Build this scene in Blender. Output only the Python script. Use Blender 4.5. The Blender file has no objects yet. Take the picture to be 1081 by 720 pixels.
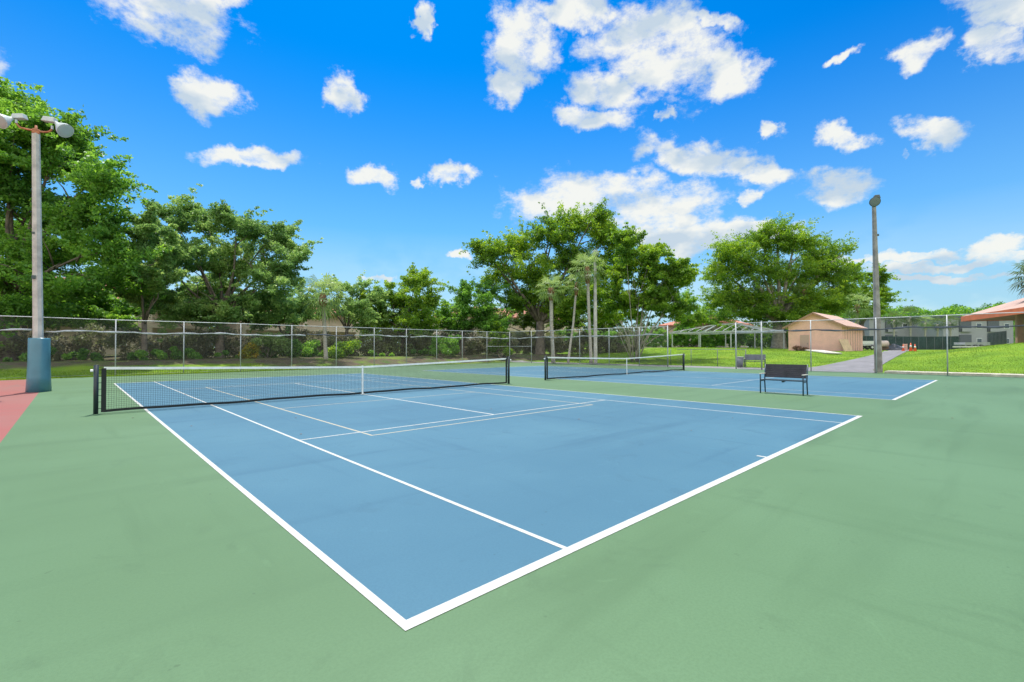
import bpy, math, random
import numpy as np
from mathutils import Vector
random.seed(7); rng = np.random.default_rng(11)
scn = bpy.context.scene
COL = scn.collection
W, H, F = 1081.0, 720.0, 493.866
CAM = np.array([-1.2857, -2.1835, 1.4768]); YAW, PIT, ROL = .7542, .0145, -.0019

# ---------------------------------------------------------------- survey helpers (photo pixel -> place in the world)
def rot():
    f = np.array([math.sin(YAW)*math.cos(PIT), math.cos(YAW)*math.cos(PIT), math.sin(PIT)])
    r = np.array([math.cos(YAW), -math.sin(YAW), 0]); u = np.cross(r, f)
    c, s = math.cos(ROL), math.sin(ROL)
    return np.array([c*r+s*u, -s*r+c*u, f])
RM = rot()
def ray(u, v): return np.array([(u-W/2)/F, (H/2-v)/F, 1]) @ RM
def at(u, v, D): return CAM + D*ray(u, v)
def S(t):
    t = np.clip(t, 0, 1); return t*t*(3-2*t)
def terr(x, y):
    x = np.asarray(x, float); y = np.asarray(y, float)
    a = 1.0*S((x-34.5)/28) + .45*S((y-8)/22)*S((x-35)/25) + .95*S((4.5-y)/9)*S((x-33.5)/24)
    b = .7*S((y-32.6)/5.5)
    w = 0*x + .12*S((x-33)/4)*0
    out = np.maximum(a, b) + .25*S((y-40)/30)
    n = .05*np.sin(x*.31+1)*np.sin(y*.27) * S((np.maximum(x-36, y-35))/8)
    return out + n - .03 + w
def ground_at(u, v):
    d = ray(u, v)
    t = 10.
    for _ in range(4000):
        p = CAM+d*t
        if p[2] <= float(terr(p[0], p[1])): break
        t += .05
    return p
def on(u, D, dz=0):
    p = at(u, 367, D); return (float(p[0]), float(p[1]), float(terr(p[0], p[1]))+dz)

# ---------------------------------------------------------------- materials
def mat(name, col=(.5,.5,.5), rough=.7, metal=0, noise=0, nscale=4, col2=None, bump=0, bscale=30, spec=.5, coord='Object', stretch=None):
    m = bpy.data.materials.new(name); m.use_nodes = True
    nt = m.node_tree; b = nt.nodes['Principled BSDF']
    b.inputs['Roughness'].default_value = rough; b.inputs['Metallic'].default_value = metal
    b.inputs['Specular IOR Level'].default_value = spec
    b.inputs['Base Color'].default_value = (*col, 1)
    if noise or col2 or bump:
        tc = nt.nodes.new('ShaderNodeTexCoord'); vec = tc.outputs[coord]
        if stretch:
            mp = nt.nodes.new('ShaderNodeMapping'); mp.inputs['Scale'].default_value = stretch
            nt.links.new(vec, mp.inputs['Vector']); vec = mp.outputs[0]
    if noise or col2:
        n = nt.nodes.new('ShaderNodeTexNoise'); n.inputs['Scale'].default_value = nscale; n.inputs['Detail'].default_value = 6
        n.inputs['Roughness'].default_value = .6
        nt.links.new(vec, n.inputs['Vector'])
        cr = nt.nodes.new('ShaderNodeValToRGB')
        c2 = col2 or tuple(c*(1-noise) for c in col)
        c1 = col if col2 else tuple(min(1, c*(1+noise)) for c in col)
        cr.color_ramp.elements[0].position = .35; cr.color_ramp.elements[1].position = .65
        cr.color_ramp.elements[0].color = (*c2, 1); cr.color_ramp.elements[1].color = (*c1, 1)
        nt.links.new(n.outputs[0], cr.inputs[0]); nt.links.new(cr.outputs[0], b.inputs['Base Color'])
    if bump:
        n2 = nt.nodes.new('ShaderNodeTexNoise'); n2.inputs['Scale'].default_value = bscale; n2.inputs['Detail'].default_value = 4
        nt.links.new(vec, n2.inputs['Vector'])
        bp = nt.nodes.new('ShaderNodeBump'); bp.inputs['Strength'].default_value = bump; bp.inputs['Distance'].default_value = .02
        nt.links.new(n2.outputs[0], bp.inputs['Height']); nt.links.new(bp.outputs[0], b.inputs['Normal'])
    return m

def court_mat(name, c, c2, c3):
    """acrylic sport coating: rolled-on bands, blotches, fine grain, scuffs"""
    m = bpy.data.materials.new(name); m.use_nodes = True
    nt = m.node_tree; N = nt.nodes; L = nt.links; b = N['Principled BSDF']
    tc = N.new('ShaderNodeTexCoord')
    def noise(scale, st=(1,1,1), rz=0, detail=5, rough=.55, dist=0):
        mp = N.new('ShaderNodeMapping'); mp.inputs['Scale'].default_value = st; mp.inputs['Rotation'].default_value = (0,0,rz)
        n = N.new('ShaderNodeTexNoise'); n.inputs['Scale'].default_value = scale; n.inputs['Detail'].default_value = detail
        n.inputs['Roughness'].default_value = rough; n.inputs['Distortion'].default_value = dist
        L.new(tc.outputs['Object'], mp.inputs['Vector']); L.new(mp.outputs[0], n.inputs['Vector']); return n.outputs[0]
    def ramp(src, p0, p1):
        r = N.new('ShaderNodeMapRange'); r.interpolation_type = 'SMOOTHSTEP'
        r.inputs[1].default_value = p0; r.inputs[2].default_value = p1; L.new(src, r.inputs[0]); return r.outputs[0]
    def mix(fac, a, bcol, k=1.):
        mm = N.new('ShaderNodeMath'); mm.operation = 'MULTIPLY'; mm.inputs[1].default_value = k; L.new(fac, mm.inputs[0])
        x = N.new('ShaderNodeMix'); x.data_type = 'RGBA'; L.new(mm.outputs[0], x.inputs[0])
        if isinstance(a, tuple): x.inputs[6].default_value = (*a, 1)
        else: L.new(a, x.inputs[6])
        x.inputs[7].default_value = (*bcol, 1); return x.outputs[2]
    blot = ramp(noise(.22, detail=5), .35, .68)
    col = mix(blot, c, c2)
    streak = ramp(noise(.55, (.35, 2.6, 1), rz=-.12, detail=6, dist=.4), .50, .74)
    col = mix(streak, col, c3, .75)
    streak2 = ramp(noise(.8, (3.2, .3, 1), rz=.2, detail=6, dist=.3), .56, .76)
    col = mix(streak2, col, c3, .6)
    fine = ramp(noise(55, detail=4, rough=.75), .35, .7)
    col = mix(fine, col, c3, .42)
    specks = ramp(noise(9, detail=2), .72, .77)
    col = mix(specks, col, tuple(x*.55 for x in c), .5)
    stain = ramp(noise(1.7, detail=9, rough=.7, dist=.8), .56, .70)
    col = mix(stain, col, tuple(x*.72 for x in c3), .26)
    pale = ramp(noise(2.3, (1,1,3), detail=8, rough=.7, dist=1.0), .60, .72)
    col = mix(pale, col, tuple(min(1, x*1.25) for x in c2), .22)
    L.new(col, b.inputs['Base Color'])
    b.inputs['Roughness'].default_value = .62; b.inputs['Specular IOR Level'].default_value = .42
    gr = noise(220, detail=2)
    bp = N.new('ShaderNodeBump'); bp.inputs['Strength'].default_value = .25; bp.inputs['Distance'].default_value = .003
    L.new(gr, bp.inputs['Height']); L.new(bp.outputs[0], b.inputs['Normal'])
    return m

def leaf_mat(name, dark, mid, light, transl=.48, rough=.45):
    m = bpy.data.materials.new(name); m.use_nodes = True
    nt = m.node_tree; N = nt.nodes; L = nt.links
    b = N['Principled BSDF']; b.inputs['Roughness'].default_value = rough; b.inputs['Specular IOR Level'].default_value = .35
    a = N.new('ShaderNodeAttribute'); a.attribute_name = 'tone'
    cr = N.new('ShaderNodeValToRGB'); e = cr.color_ramp.elements
    e[0].position = 0; e[0].color = (*dark, 1); e[1].position = 1; e[1].color = (*light, 1)
    x = cr.color_ramp.elements.new(.5); x.color = (*mid, 1)
    L.new(a.outputs['Fac'], cr.inputs[0]); L.new(cr.outputs[0], b.inputs['Base Color'])
    tr = N.new('ShaderNodeBsdfTranslucent')
    hs = N.new('ShaderNodeHueSaturation'); hs.inputs['Hue'].default_value = .475; hs.inputs['Saturation'].default_value = 1.1; hs.inputs['Value'].default_value = 1.9
    L.new(cr.outputs[0], hs.inputs['Color']); L.new(hs.outputs[0], tr.inputs[0])
    mx = N.new('ShaderNodeMixShader'); mx.inputs[0].default_value = transl
    L.new(b.outputs[0], mx.inputs[1]); L.new(tr.outputs[0], mx.inputs[2]); L.new(mx.outputs[0], N['Material Output'].inputs[0])
    return m

M = {}
M['green'] = court_mat('green_acrylic', (.080,.155,.065), (.098,.184,.085), (.063,.127,.052))
M['blue'] = court_mat('blue_acrylic', (.041,.130,.192), (.060,.163,.222), (.029,.102,.160))
M['red'] = court_mat('red_acrylic', (.30,.070,.058), (.27,.10,.082), (.20,.11,.09))
M['line'] = mat('white_line_paint', (.46,.46,.43), .7, noise=.10, nscale=14)
M['cream'] = mat('cream_line_paint', (.38,.345,.26), .7, noise=.08, nscale=9)
M['galv'] = mat('galvanised_steel', (.42,.44,.46), .5, .25, noise=.12, nscale=3)
M['galvd'] = mat('weathered_steel', (.16,.17,.20), .55, .2, noise=.2, nscale=3)
M['wire'] = mat('chain_link_wire', (.25,.24,.22), .55, .2)
M['black'] = mat('black_powdercoat', (.012,.022,.03), .4)
M['cord'] = mat('net_cord', (.012,.016,.016), .8)
M['tape'] = mat('white_net_tape', (.72,.74,.72), .8, noise=.1, nscale=7)
M['white'] = mat('white_plastic', (.75,.76,.76), .5)
M['concrete'] = mat('pole_concrete', (.47,.445,.41), .85, noise=.22, nscale=3, bump=.3, bscale=25)
M['concreted'] = mat('dark_pole_concrete', (.27,.25,.23), .85, noise=.3, nscale=2.2, bump=.3, bscale=25)
M['kerb'] = mat('kerb_concrete', (.52,.47,.38), .9, noise=.25, nscale=2.5)
M['paintsteel'] = mat('pale_painted_steel', (.46,.47,.49), .6, noise=.1, nscale=3)
M['slab'] = mat('slab_concrete', (.62,.58,.50), .9, noise=.15, nscale=1.5)
M['pad'] = mat('blue_vinyl_pad', (.065,.19,.25), .28, noise=.1, nscale=2, spec=.6)
M['rust'] = mat('rusty_bracket', (.42,.16,.075), .75, noise=.35, nscale=9)
M['lampgrey'] = mat('lamp_housing_grey', (.50,.53,.53), .45, noise=.12, nscale=6)
M['lens'] = mat('lamp_lens', (.42,.47,.46), .15, spec=.8)
M['lampdark'] = mat('lamp_dark', (.07,.09,.09), .5)
M['slat'] = mat('bench_slat', (.032,.026,.034), .55, noise=.4, nscale=3)
M['bsteel'] = mat('bench_frame', (.018,.045,.07), .45)
M['arm'] = mat('bench_arm', (.50,.48,.42), .5)
M['asphalt'] = mat('asphalt', (.20,.19,.20), .9, noise=.18, nscale=1.2, bump=.3, bscale=60)
M['bark'] = mat('bark', (.16,.13,.105), .95, noise=.4, nscale=2.5, bump=.7, bscale=7)
M['barkpale'] = mat('pale_bark', (.27,.24,.20), .95, noise=.35, nscale=2.5, bump=.6, bscale=7)
M['palmtrunk'] = mat('palm_trunk', (.38,.345,.30), .95, noise=.25, nscale=3, bump=.8, bscale=6, stretch=(1,1,6))
M['boot'] = mat('palm_boots', (.20,.10,.055), .95, noise=.4, nscale=7, bump=.6, bscale=12)
M['stucco'] = mat('pink_stucco', (.86,.49,.41), .9, noise=.07, nscale=1.3)
M['stucco2'] = mat('beige_stucco', (.66,.56,.42), .9, noise=.1, nscale=.7)
M['shingle'] = mat('shed_roofing', (.52,.34,.28), .9, noise=.12, nscale=3)
M['trimdark'] = mat('brown_trim', (.20,.10,.07), .8)
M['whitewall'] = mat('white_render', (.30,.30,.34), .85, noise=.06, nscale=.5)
M['greyroof'] = mat('grey_roof', (.09,.10,.13), .85)
M['glass'] = mat('window_glass', (.03,.04,.05), .08, spec=.9)
M['fascia'] = mat('orange_fascia', (.62,.15,.07), .8, noise=.15, nscale=.8)
M['clubroof'] = mat('club_roof', (.47,.31,.25), .9, noise=.12, nscale=1)
M['brick'] = mat('tan_column', (.36,.20,.13), .9, noise=.15, nscale=2)
M['screen'] = mat('dark_green_screen', (.018,.05,.05), .85, noise=.3, nscale=.8)
M['ply'] = mat('plywood', (.56,.40,.25), .85, noise=.15, nscale=2)
M['cone'] = mat('orange_cone', (.75,.11,.03), .5)
M['tarp'] = mat('dark_tarp', (.05,.055,.075), .6, noise=.4, nscale=4)
M['tyre'] = mat('tyre_rubber', (.02,.02,.02), .8)
M['brown'] = mat('brown_timber', (.16,.09,.06), .85, noise=.3, nscale=3)
def tile_mat():
    m = mat('terracotta_tiles', (.56,.22,.15), .85, noise=.22, nscale=1.4)
    nt = m.node_tree; tc = nt.nodes.new('ShaderNodeTexCoord'); wv = nt.nodes.new('ShaderNodeTexWave')
    wv.inputs['Scale'].default_value = 1.6; wv.bands_direction = 'X'
    bp = nt.nodes.new('ShaderNodeBump'); bp.inputs['Strength'].default_value = .8; bp.inputs['Distance'].default_value = .08
    nt.links.new(tc.outputs['Object'], wv.inputs['Vector']); nt.links.new(wv.outputs[0], bp.inputs['Height'])
    nt.links.new(bp.outputs[0], nt.nodes['Principled BSDF'].inputs['Normal']); return m
M['tile'] = tile_mat()
M['leafA'] = leaf_mat('leaf_deep', (.046,.122,.024), (.112,.268,.044), (.26,.46,.080))
M['leafB'] = leaf_mat('leaf_bright', (.042,.104,.016), (.130,.262,.032), (.30,.43,.055))
M['leafC'] = leaf_mat('leaf_dusky', (.064,.142,.046), (.165,.300,.088), (.35,.47,.16))
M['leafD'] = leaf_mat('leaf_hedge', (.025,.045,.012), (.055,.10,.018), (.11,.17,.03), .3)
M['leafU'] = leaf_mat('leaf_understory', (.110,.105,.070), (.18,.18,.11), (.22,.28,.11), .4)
M['leafY'] = leaf_mat('leaf_yellow', (.08,.12,.015), (.22,.24,.02), (.42,.30,.03))
M['frond'] = leaf_mat('palm_frond', (.075,.135,.035), (.16,.26,.075), (.30,.40,.16), .42, .4)
M['frondd'] = leaf_mat('palm_frond_dark', (.03,.06,.02), (.06,.11,.03), (.12,.18,.05), .3, .4)
M['blade'] = leaf_mat('grass_blade', (.075,.15,.015), (.15,.26,.022), (.26,.34,.035), .35, .6)

def ground_mat():
    m = bpy.data.materials.new('turf'); m.use_nodes = True
    nt = m.node_tree; N = nt.nodes; L = nt.links; b = N['Principled BSDF']
    b.inputs['Roughness'].default_value = .95; b.inputs['Specular IOR Level'].default_value = .1
    tc = N.new('ShaderNodeTexCoord')
    def nz(s, d=5):
        n = N.new('ShaderNodeTexNoise'); n.inputs['Scale'].default_value = s; n.inputs['Detail'].default_value = d
        L.new(tc.outputs['Object'], n.inputs['Vector']); return n.outputs[0]
    def rp(src, stops):
        cr = N.new('ShaderNodeValToRGB'); e = cr.color_ramp.elements
        e[0].position = stops[0][0]; e[0].color = (*stops[0][1], 1); e[1].position = stops[-1][0]; e[1].color = (*stops[-1][1], 1)
        for p, c in stops[1:-1]: x = e.new(p); x.color = (*c, 1)
        L.new(src, cr.inputs[0]); return cr.outputs[0]
    lawn = rp(nz(.35, 8), [(.32,(.095,.185,.014)), (.5,(.145,.26,.018)), (.68,(.215,.31,.026))])
    litter = rp(nz(1.1, 8), [(.35,(.075,.062,.045)), (.52,(.12,.095,.065)), (.7,(.07,.12,.03))])
    a = N.new('ShaderNodeAttribute'); a.attribute_name = 'litter'
    ad = N.new('ShaderNodeMath'); ad.operation = 'MULTIPLY_ADD'; L.new(nz(.5), ad.inputs[0]); ad.inputs[1].default_value = 1.2; ad.inputs[2].default_value = -.6
    s = N.new('ShaderNodeMath'); s.operation = 'ADD'; s.use_clamp = True; L.new(a.outputs['Fac'], s.inputs[0]); L.new(ad.outputs[0], s.inputs[1])
    mr = N.new('ShaderNodeMapRange'); mr.inputs[1].default_value = .35; mr.inputs[2].default_value = .65; L.new(s.outputs[0], mr.inputs[0])
    mx = N.new('ShaderNodeMix'); mx.data_type = 'RGBA'; L.new(mr.outputs[0], mx.inputs[0]); L.new(lawn, mx.inputs[6]); L.new(litter, mx.inputs[7])
    L.new(mx.outputs[2], b.inputs['Base Color'])
    bp = N.new('ShaderNodeBump'); bp.inputs['Strength'].default_value = .6; bp.inputs['Distance'].default_value = .06
    L.new(nz(9, 4), bp.inputs['Height']); L.new(bp.outputs[0], b.inputs['Normal'])
    return m
M['turf'] = ground_mat()

# ---------------------------------------------------------------- mesh building
class MB:
    def __init__(s): s.v = []; s.f = []
    def quad(s, *p):
        n = len(s.v); s.v += [tuple(map(float, q)) for q in p]; s.f.append(tuple(range(n, n+len(p)))); return s
    def box(s, c, d, rz=0, taper=1., ax=None):
        """c centre, d full dims; ax optional (x,y,z) axis vectors"""
        n = len(s.v); cx, cy, cz = c; X, Y, Z = [t/2 for t in d]
        if ax is None: ax = ((math.cos(rz), math.sin(rz), 0), (-math.sin(rz), math.cos(rz), 0), (0,0,1))
        for z in (-1, 1):
            k = taper if z > 0 else 1
            for x, y in ((-1,-1),(1,-1),(1,1),(-1,1)):
                s.v.append(tuple(c[i]+ax[0][i]*x*X*k+ax[1][i]*y*Y*k+ax[2][i]*z*Z for i in range(3)))
        s.f += [(n,n+3,n+2,n+1),(n+4,n+5,n+6,n+7),(n,n+1,n+5,n+4),(n+1,n+2,n+6,n+5),(n+2,n+3,n+7,n+6),(n+3,n,n+4,n+7)]
        return s
    def beam(s, a, b, w, h):
        a = Vector(a); b = Vector(b); d = (b-a); L = d.length; d.normalize()
        up = Vector((0,0,1)) if abs(d.z) < .95 else Vector((0,1,0))
        x = d.cross(up).normalized(); z = x.cross(d)
        return s.box((a+b)/2, (w, L, h), ax=(x, d, z))
    def tube(s, pts, r, n=8, cap=True):
        pts = [Vector(p) for p in pts]; rs = r if hasattr(r, '__len__') else [r]*len(pts)
        base = len(s.v); ref = None
        for i, p in enumerate(pts):
            d = (pts[min(i+1, len(pts)-1)]-pts[max(i-1, 0)]).normalized()
            if ref is None: ref = Vector((1,0,0)) if abs(d.x) < .8 else Vector((0,1,0))
            x = (ref-d*ref.dot(d)).normalized(); y = d.cross(x); ref = x
            for k in range(n):
                a = 2*math.pi*k/n; q = p+(x*math.cos(a)+y*math.sin(a))*rs[i]; s.v.append(tuple(q))
        for i in range(len(pts)-1):
            for k in range(n):
                a = base+i*n+k; b = base+i*n+(k+1) % n; s.f.append((a, b, b+n, a+n))
        if cap:
            s.f.append(tuple(base+k for k in reversed(range(n)))); e = base+(len(pts)-1)*n; s.f.append(tuple(e+k for k in range(n)))
        return s
    def lathe(s, origin, axis, prof, n=20):
        """prof: (distance along axis, radius)"""
        o = Vector(origin); d = Vector(axis).normalized()
        return s.tube([o+d*t for t, _ in prof], [q for _, q in prof], n)
    def build(s, name, m, parent=None, smooth=False, bevel=0):
        me = bpy.data.meshes.new(name); me.from_pydata(s.v, [], s.f); me.update()
        me.materials.append(m)
        if smooth:
            me.polygons.foreach_set('use_smooth', [len(p.vertices) == 4 for p in me.polygons])
        o = bpy.data.objects.new(name, me); COL.objects.link(o)
        if parent: 
            o.parent = parent; o.matrix_parent_inverse = parent.matrix_basis.inverted()
        if bevel:
            b = o.modifiers.new('bevel', 'BEVEL'); b.width = bevel; b.segments = 2; b.limit_method = 'ANGLE'
        return o
def raw(name, V, Fq, m, parent=None, attr=None, smooth=False):
    """fast mesh from numpy arrays, all faces with k corners"""
    k = Fq.shape[1]; me = bpy.data.meshes.new(name)
    me.vertices.add(len(V)); me.vertices.foreach_set('co', V.astype(np.float32).ravel())
    me.loops.add(Fq.size); me.loops.foreach_set('vertex_index', Fq.astype(np.int32).ravel())
    me.polygons.add(len(Fq)); me.polygons.foreach_set('loop_start', np.arange(0, Fq.size, k, dtype=np.int32))
    me.polygons.foreach_set('loop_total', np.full(len(Fq), k, dtype=np.int32))
    me.update(calc_edges=True)
    if smooth: me.polygons.foreach_set('use_smooth', np.ones(len(Fq), bool))
    if attr:
        for an, (dom, val) in attr.items():
            a = me.attributes.new(an, 'FLOAT', dom); a.data.foreach_set('value', val.astype(np.float32))
    me.materials.append(m)
    o = bpy.data.objects.new(name, me); COL.objects.link(o)
    if parent: o.parent = parent; o.matrix_parent_inverse = parent.matrix_basis.inverted()
    return o
def tag(o, label, cat, group=None):
    o['label'] = label; o['category'] = cat
    if group: o['group'] = group
    return o
def thing(name, label, cat, loc=(0,0,0), group=None, rz=0):
    o = bpy.data.objects.new(name, None); COL.objects.link(o); o.location = loc; o.rotation_euler = (0,0,rz)
    o.empty_display_size = .3
    bpy.context.view_layer.update() if False else None
    o.matrix_basis = __import__('mathutils').Matrix.LocRotScale(Vector(loc), __import__('mathutils').Euler((0,0,rz)), None)
    return tag(o, label, cat, group)
def struct(o): o['kind'] = 'structure'; return o
def copy_tree(o, parent=None):
    c = o.copy(); COL.objects.link(c)
    if parent: c.parent = parent
    for ch in list(o.children): copy_tree(ch, c)
    return c

# ---------------------------------------------------------------- terrain and courts
def build_ground():
    xs = np.unique(np.concatenate([[-3000,-1200,-500,-250,-120,-80], np.arange(-50, 30, 4.), np.arange(30, 100, 1.), np.arange(100, 200, 5.), [220,260,320,450,700,1200,3000]]))
    ys = np.unique(np.concatenate([[-3000,-1200,-500,-250,-120,-80,-60], np.arange(-50, 0, 2.), np.arange(0, 30, 1.5), np.arange(30, 90, 1.), np.arange(90, 160, 5.), [180,230,320,450,700,1200,3000]]))
    X, Y = np.meshgrid(xs, ys); Z = terr(X, Y)
    V = np.stack([X, Y, Z], -1).reshape(-1, 3); nx, ny = len(xs), len(ys)
    i, j = np.meshgrid(np.arange(nx-1), np.arange(ny-1)); a = (j*nx+i).ravel()
    Fq = np.stack([a, a+1, a+1+nx, a+nx], 1)
    lit = S((Y-np.where(X < 9, 34.4, 32.6))/1.6)*S((46-X)/6+.4)*.66 + S((X-76)/6)*.35 + S((Y-31)/3)*S((X-41)/10)*.4
    o = raw('ground', V, Fq, M['turf'], attr={'litter': ('POINT', lit.ravel())}, smooth=True); struct(o)
build_ground()
def sheet(name, poly, z, m):
    b = MB(); b.quad(*[(x, y, z) for x, y in poly]); return struct(b.build(name, m))
sheet('green_court_surface', [(-2.1,-26), (32.1,-26), (32.1,33.1), (-2.1,30.2)], 0, M['green'])
sheet('red_court_surface', [(-46,-26), (-2.1,-26), (-2.1,30.2), (-46,28.2)], 0, M['red'])
def court(x0, x1, s0, s1, y0, ys, yn, yf, pickle):
    sheet('blue_playing_surface', [(x0, y0), (x1, y0), (x1, yf), (x0, yf)], .002, M['blue'])
    w = .044; B = .074
    def ln(xa, ya, xb, yb, z, m, name='court_line'): sheet(name, [(xa,ya),(xb,ya),(xb,yb),(xa,yb)], z, m)
    # baselines + sidelines (butted)
    ln(x0-.01, y0-.01, x1+.01, y0+B, .004, M['line'], 'baseline'); ln(x0-.01, yf-B, x1+.01, yf+.01, .004, M['line'], 'baseline')
    ln(x0-.01, y0+B, x0+w, yf-B, .004, M['line'], 'sideline'); ln(x1-w, y0+B, x1+.01, yf-B, .004, M['line'], 'sideline')
    ln(s0, y0+B, s0+w, yf-B, .004, M['line'], 'singles_sideline'); ln(s1-w, y0+B, s1, yf-B, .004, M['line'], 'singles_sideline')
    yb = 2*yn-ys
    ln(s0+w, ys-w, s1-w, ys, .004, M['line'], 'service_line'); ln(s0+w, yb, s1-w, yb+w, .004, M['line'], 'service_line')
    xc = (s0+s1)/2
    ln(xc-.027, ys, xc+.027, yb, .004, M['line'], 'centre_line')
    ln(xc-.027, y0+B, xc+.027, y0+B+.12, .004, M['line'], 'centre_mark'); ln(xc-.027, yf-B-.12, xc+.027, yf-B, .004, M['line'], 'centre_mark')
    if pickle:
        a, b, yb1, yk1 = pickle; m = M['cream']; yb2 = 2*yn-yb1; yk2 = 2*yn-yk1; z = .003
        ln(a, yb1, b, yb1+.045, z, m, 'pickleball_line'); ln(a, yb2-.045, b, yb2, z, m, 'pickleball_line')
        ln(a, yb1+.045, a+.045, yb2-.045, z, m, 'pickleball_line'); ln(b-.045, yb1+.045, b, yb2-.045, z, m, 'pickleball_line')
        ln(a+.045, yk1, b-.045, yk1+.045, z, m, 'pickleball_line'); ln(a+.045, yk2, b-.045, yk2+.045, z, m, 'pickleball_line')
court(0, 11.05, 1.345, 9.676, 0, 5.655, 11.97, 23.84, (2.39, 8.535, 5.19, 10.03))
court(15.42, 26.75, 16.80, 25.35, .03, 5.8, 12.3, 24.2, None)
# court crack and joint seams
b = MB()
pts = [(-14,4.2),(-9,4.5),(-6.3,4.1),(-4,4.4),(-2.15,4.25)]
for (x1,y1),(x2,y2) in zip(pts, pts[1:]): b.quad((x1,y1,.004),(x2,y2,.004),(x2,y2+.02,.004),(x1,y1+.02,.004))
struct(b.build('surface_crack', M['tarp']))

# ---------------------------------------------------------------- tennis nets
def tennis_net(xa, xb, y, label, hpost=1.07, hmid=.914):
    t = thing('tennis_net', label, 'tennis net', (xa, y, 0), 'nets across the two courts')
    L = xb-xa
    def top(s): 
        q = abs(s-.5)*2; return hmid+(hpost-hmid)*(q**1.15)-.01
    for x, sgn in ((xa, 1), (xb, -1)):
        p = MB().tube([(x,y,0),(x,y,1.09)], .045, 14).build('post', M['black'], t, True)
        MB().tube([(x,y,1.09),(x,y,1.10),(x,y,1.108)], [.046,.044,.025], 14).build('post_cap', M['black'], p)
        MB().tube([(x-sgn*.05,y-.02,.98),(x-sgn*.10,y-.02,.98)], .03, 10).build('crank', M['white'], p)
    n = 60; ia, ib = xa+.13, xb-.13; Li = ib-ia
    def P(s, z): return (ia+Li*s, y, z)
    # white head tape
    b = MB()
    for i in range(n):
        s0, s1 = i/n, (i+1)/n; z0, z1 = top(s0), top(s1)
        for sy in (-1, 1):
            q = [(P(s0,z0-.03)[0], y+sy*.006, z0-.06),(P(s1,z1)[0], y+sy*.006, z1-.06),(P(s1,0)[0], y+sy*.004, z1),(P(s0,0)[0], y+sy*.004, z0)]
            b.quad(*(q if sy < 0 else q[::-1]))
        b.quad((P(s0,0)[0],y-.004,z0),(P(s1,0)[0],y-.004,z1),(P(s1,0)[0],y+.004,z1),(P(s0,0)[0],y+.004,z0))
    b.build('head_tape', M['tape'], t)
    # cable
    MB().tube([(xa,y,1.045),(ia,y,top(0)-.01)], .006, 6).build('cable', M['black'], t)
    MB().tube([(xb,y,1.045),(ib,y,top(1)-.01)], .006, 6).build('cable', M['black'], t)
    # bottom band
    b = MB(); zb = lambda s: .055+.010*math.sin(s*23)+.005*math.sin(s*51)
    for i in range(n):
        s0, s1 = i/n, (i+1)/n
        for sy in (-1, 1):
            q = [(P(s0,0)[0],y+sy*.005,zb(s0)-.03),(P(s1,0)[0],y+sy*.005,zb(s1)-.03),(P(s1,0)[0],y+sy*.005,zb(s1)+.028),(P(s0,0)[0],y+sy*.005,zb(s0)+.028)]
            b.quad(*(q if sy < 0 else q[::-1]))
    b.build('bottom_band', M['cord'], t)
    for s in (0, 1):
        x = ia if s == 0 else ib
        bb = MB().box((x, y, .53), (.085, .012, 1.0)); 
        for k in range(7): bb.box((x+(-.06 if s == 0 else .06), y, .12+k*.145), (.08, .01, .012))
        bb.build('side_band', M['cord'], t)
    # cords as thin square rods
    b = MB(); r = .0019; k = int(Li/.045)
    V = []; Fq = []
    def rod(a, c):
        a = np.array(a); c = np.array(c); d = c-a; ax = np.array([1,0,0.]) if abs(d[0]) < abs(d[2]) else np.array([0,0,1.])
        base = len(V)
        for p in (a, c):
            for o_ in (ax*r+[0,r,0], -ax*r+[0,r,0], -ax*r-[0,r,0], ax*r-[0,r,0]): V.append(p+o_)
        for q in range(4): Fq.append((base+q, base+(q+1) % 4, base+4+(q+1) % 4, base+4+q))
    for i in range(1, k):
        s = i/k; rod(P(s, zb(s)+.02), P(s, top(s)-.05))
    rows = 21
    for j in range(1, rows):
        m_ = 40
        for i in range(m_):
            s0, s1 = i/m_, (i+1)/m_; fz = j/rows
            rod(P(s0, zb(s0)+(top(s0)-zb(s0)-.04)*fz), P(s1, zb(s1)+(top(s1)-zb(s1)-.04)*fz))
    raw('netting', np.array(V), np.array(Fq), M['cord'], t)
    xc = (xa+xb)/2
    MB().box((xc, y-.001, hmid/2), (.055, .02, hmid+.005)).build('centre_strap', M['tape'], t)
    MB().box((xc, y, .012), (.12, .05, .02)).build('strap_anchor', M['white'], t)
    return t
tennis_net(-.89, 11.82, 11.97, 'long tennis net across the nearer blue court, white tape and black posts')
tennis_net(14.4, 27.6, 12.3, 'shorter-looking tennis net on the farther blue court, in front of the chain-link corner')

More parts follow.
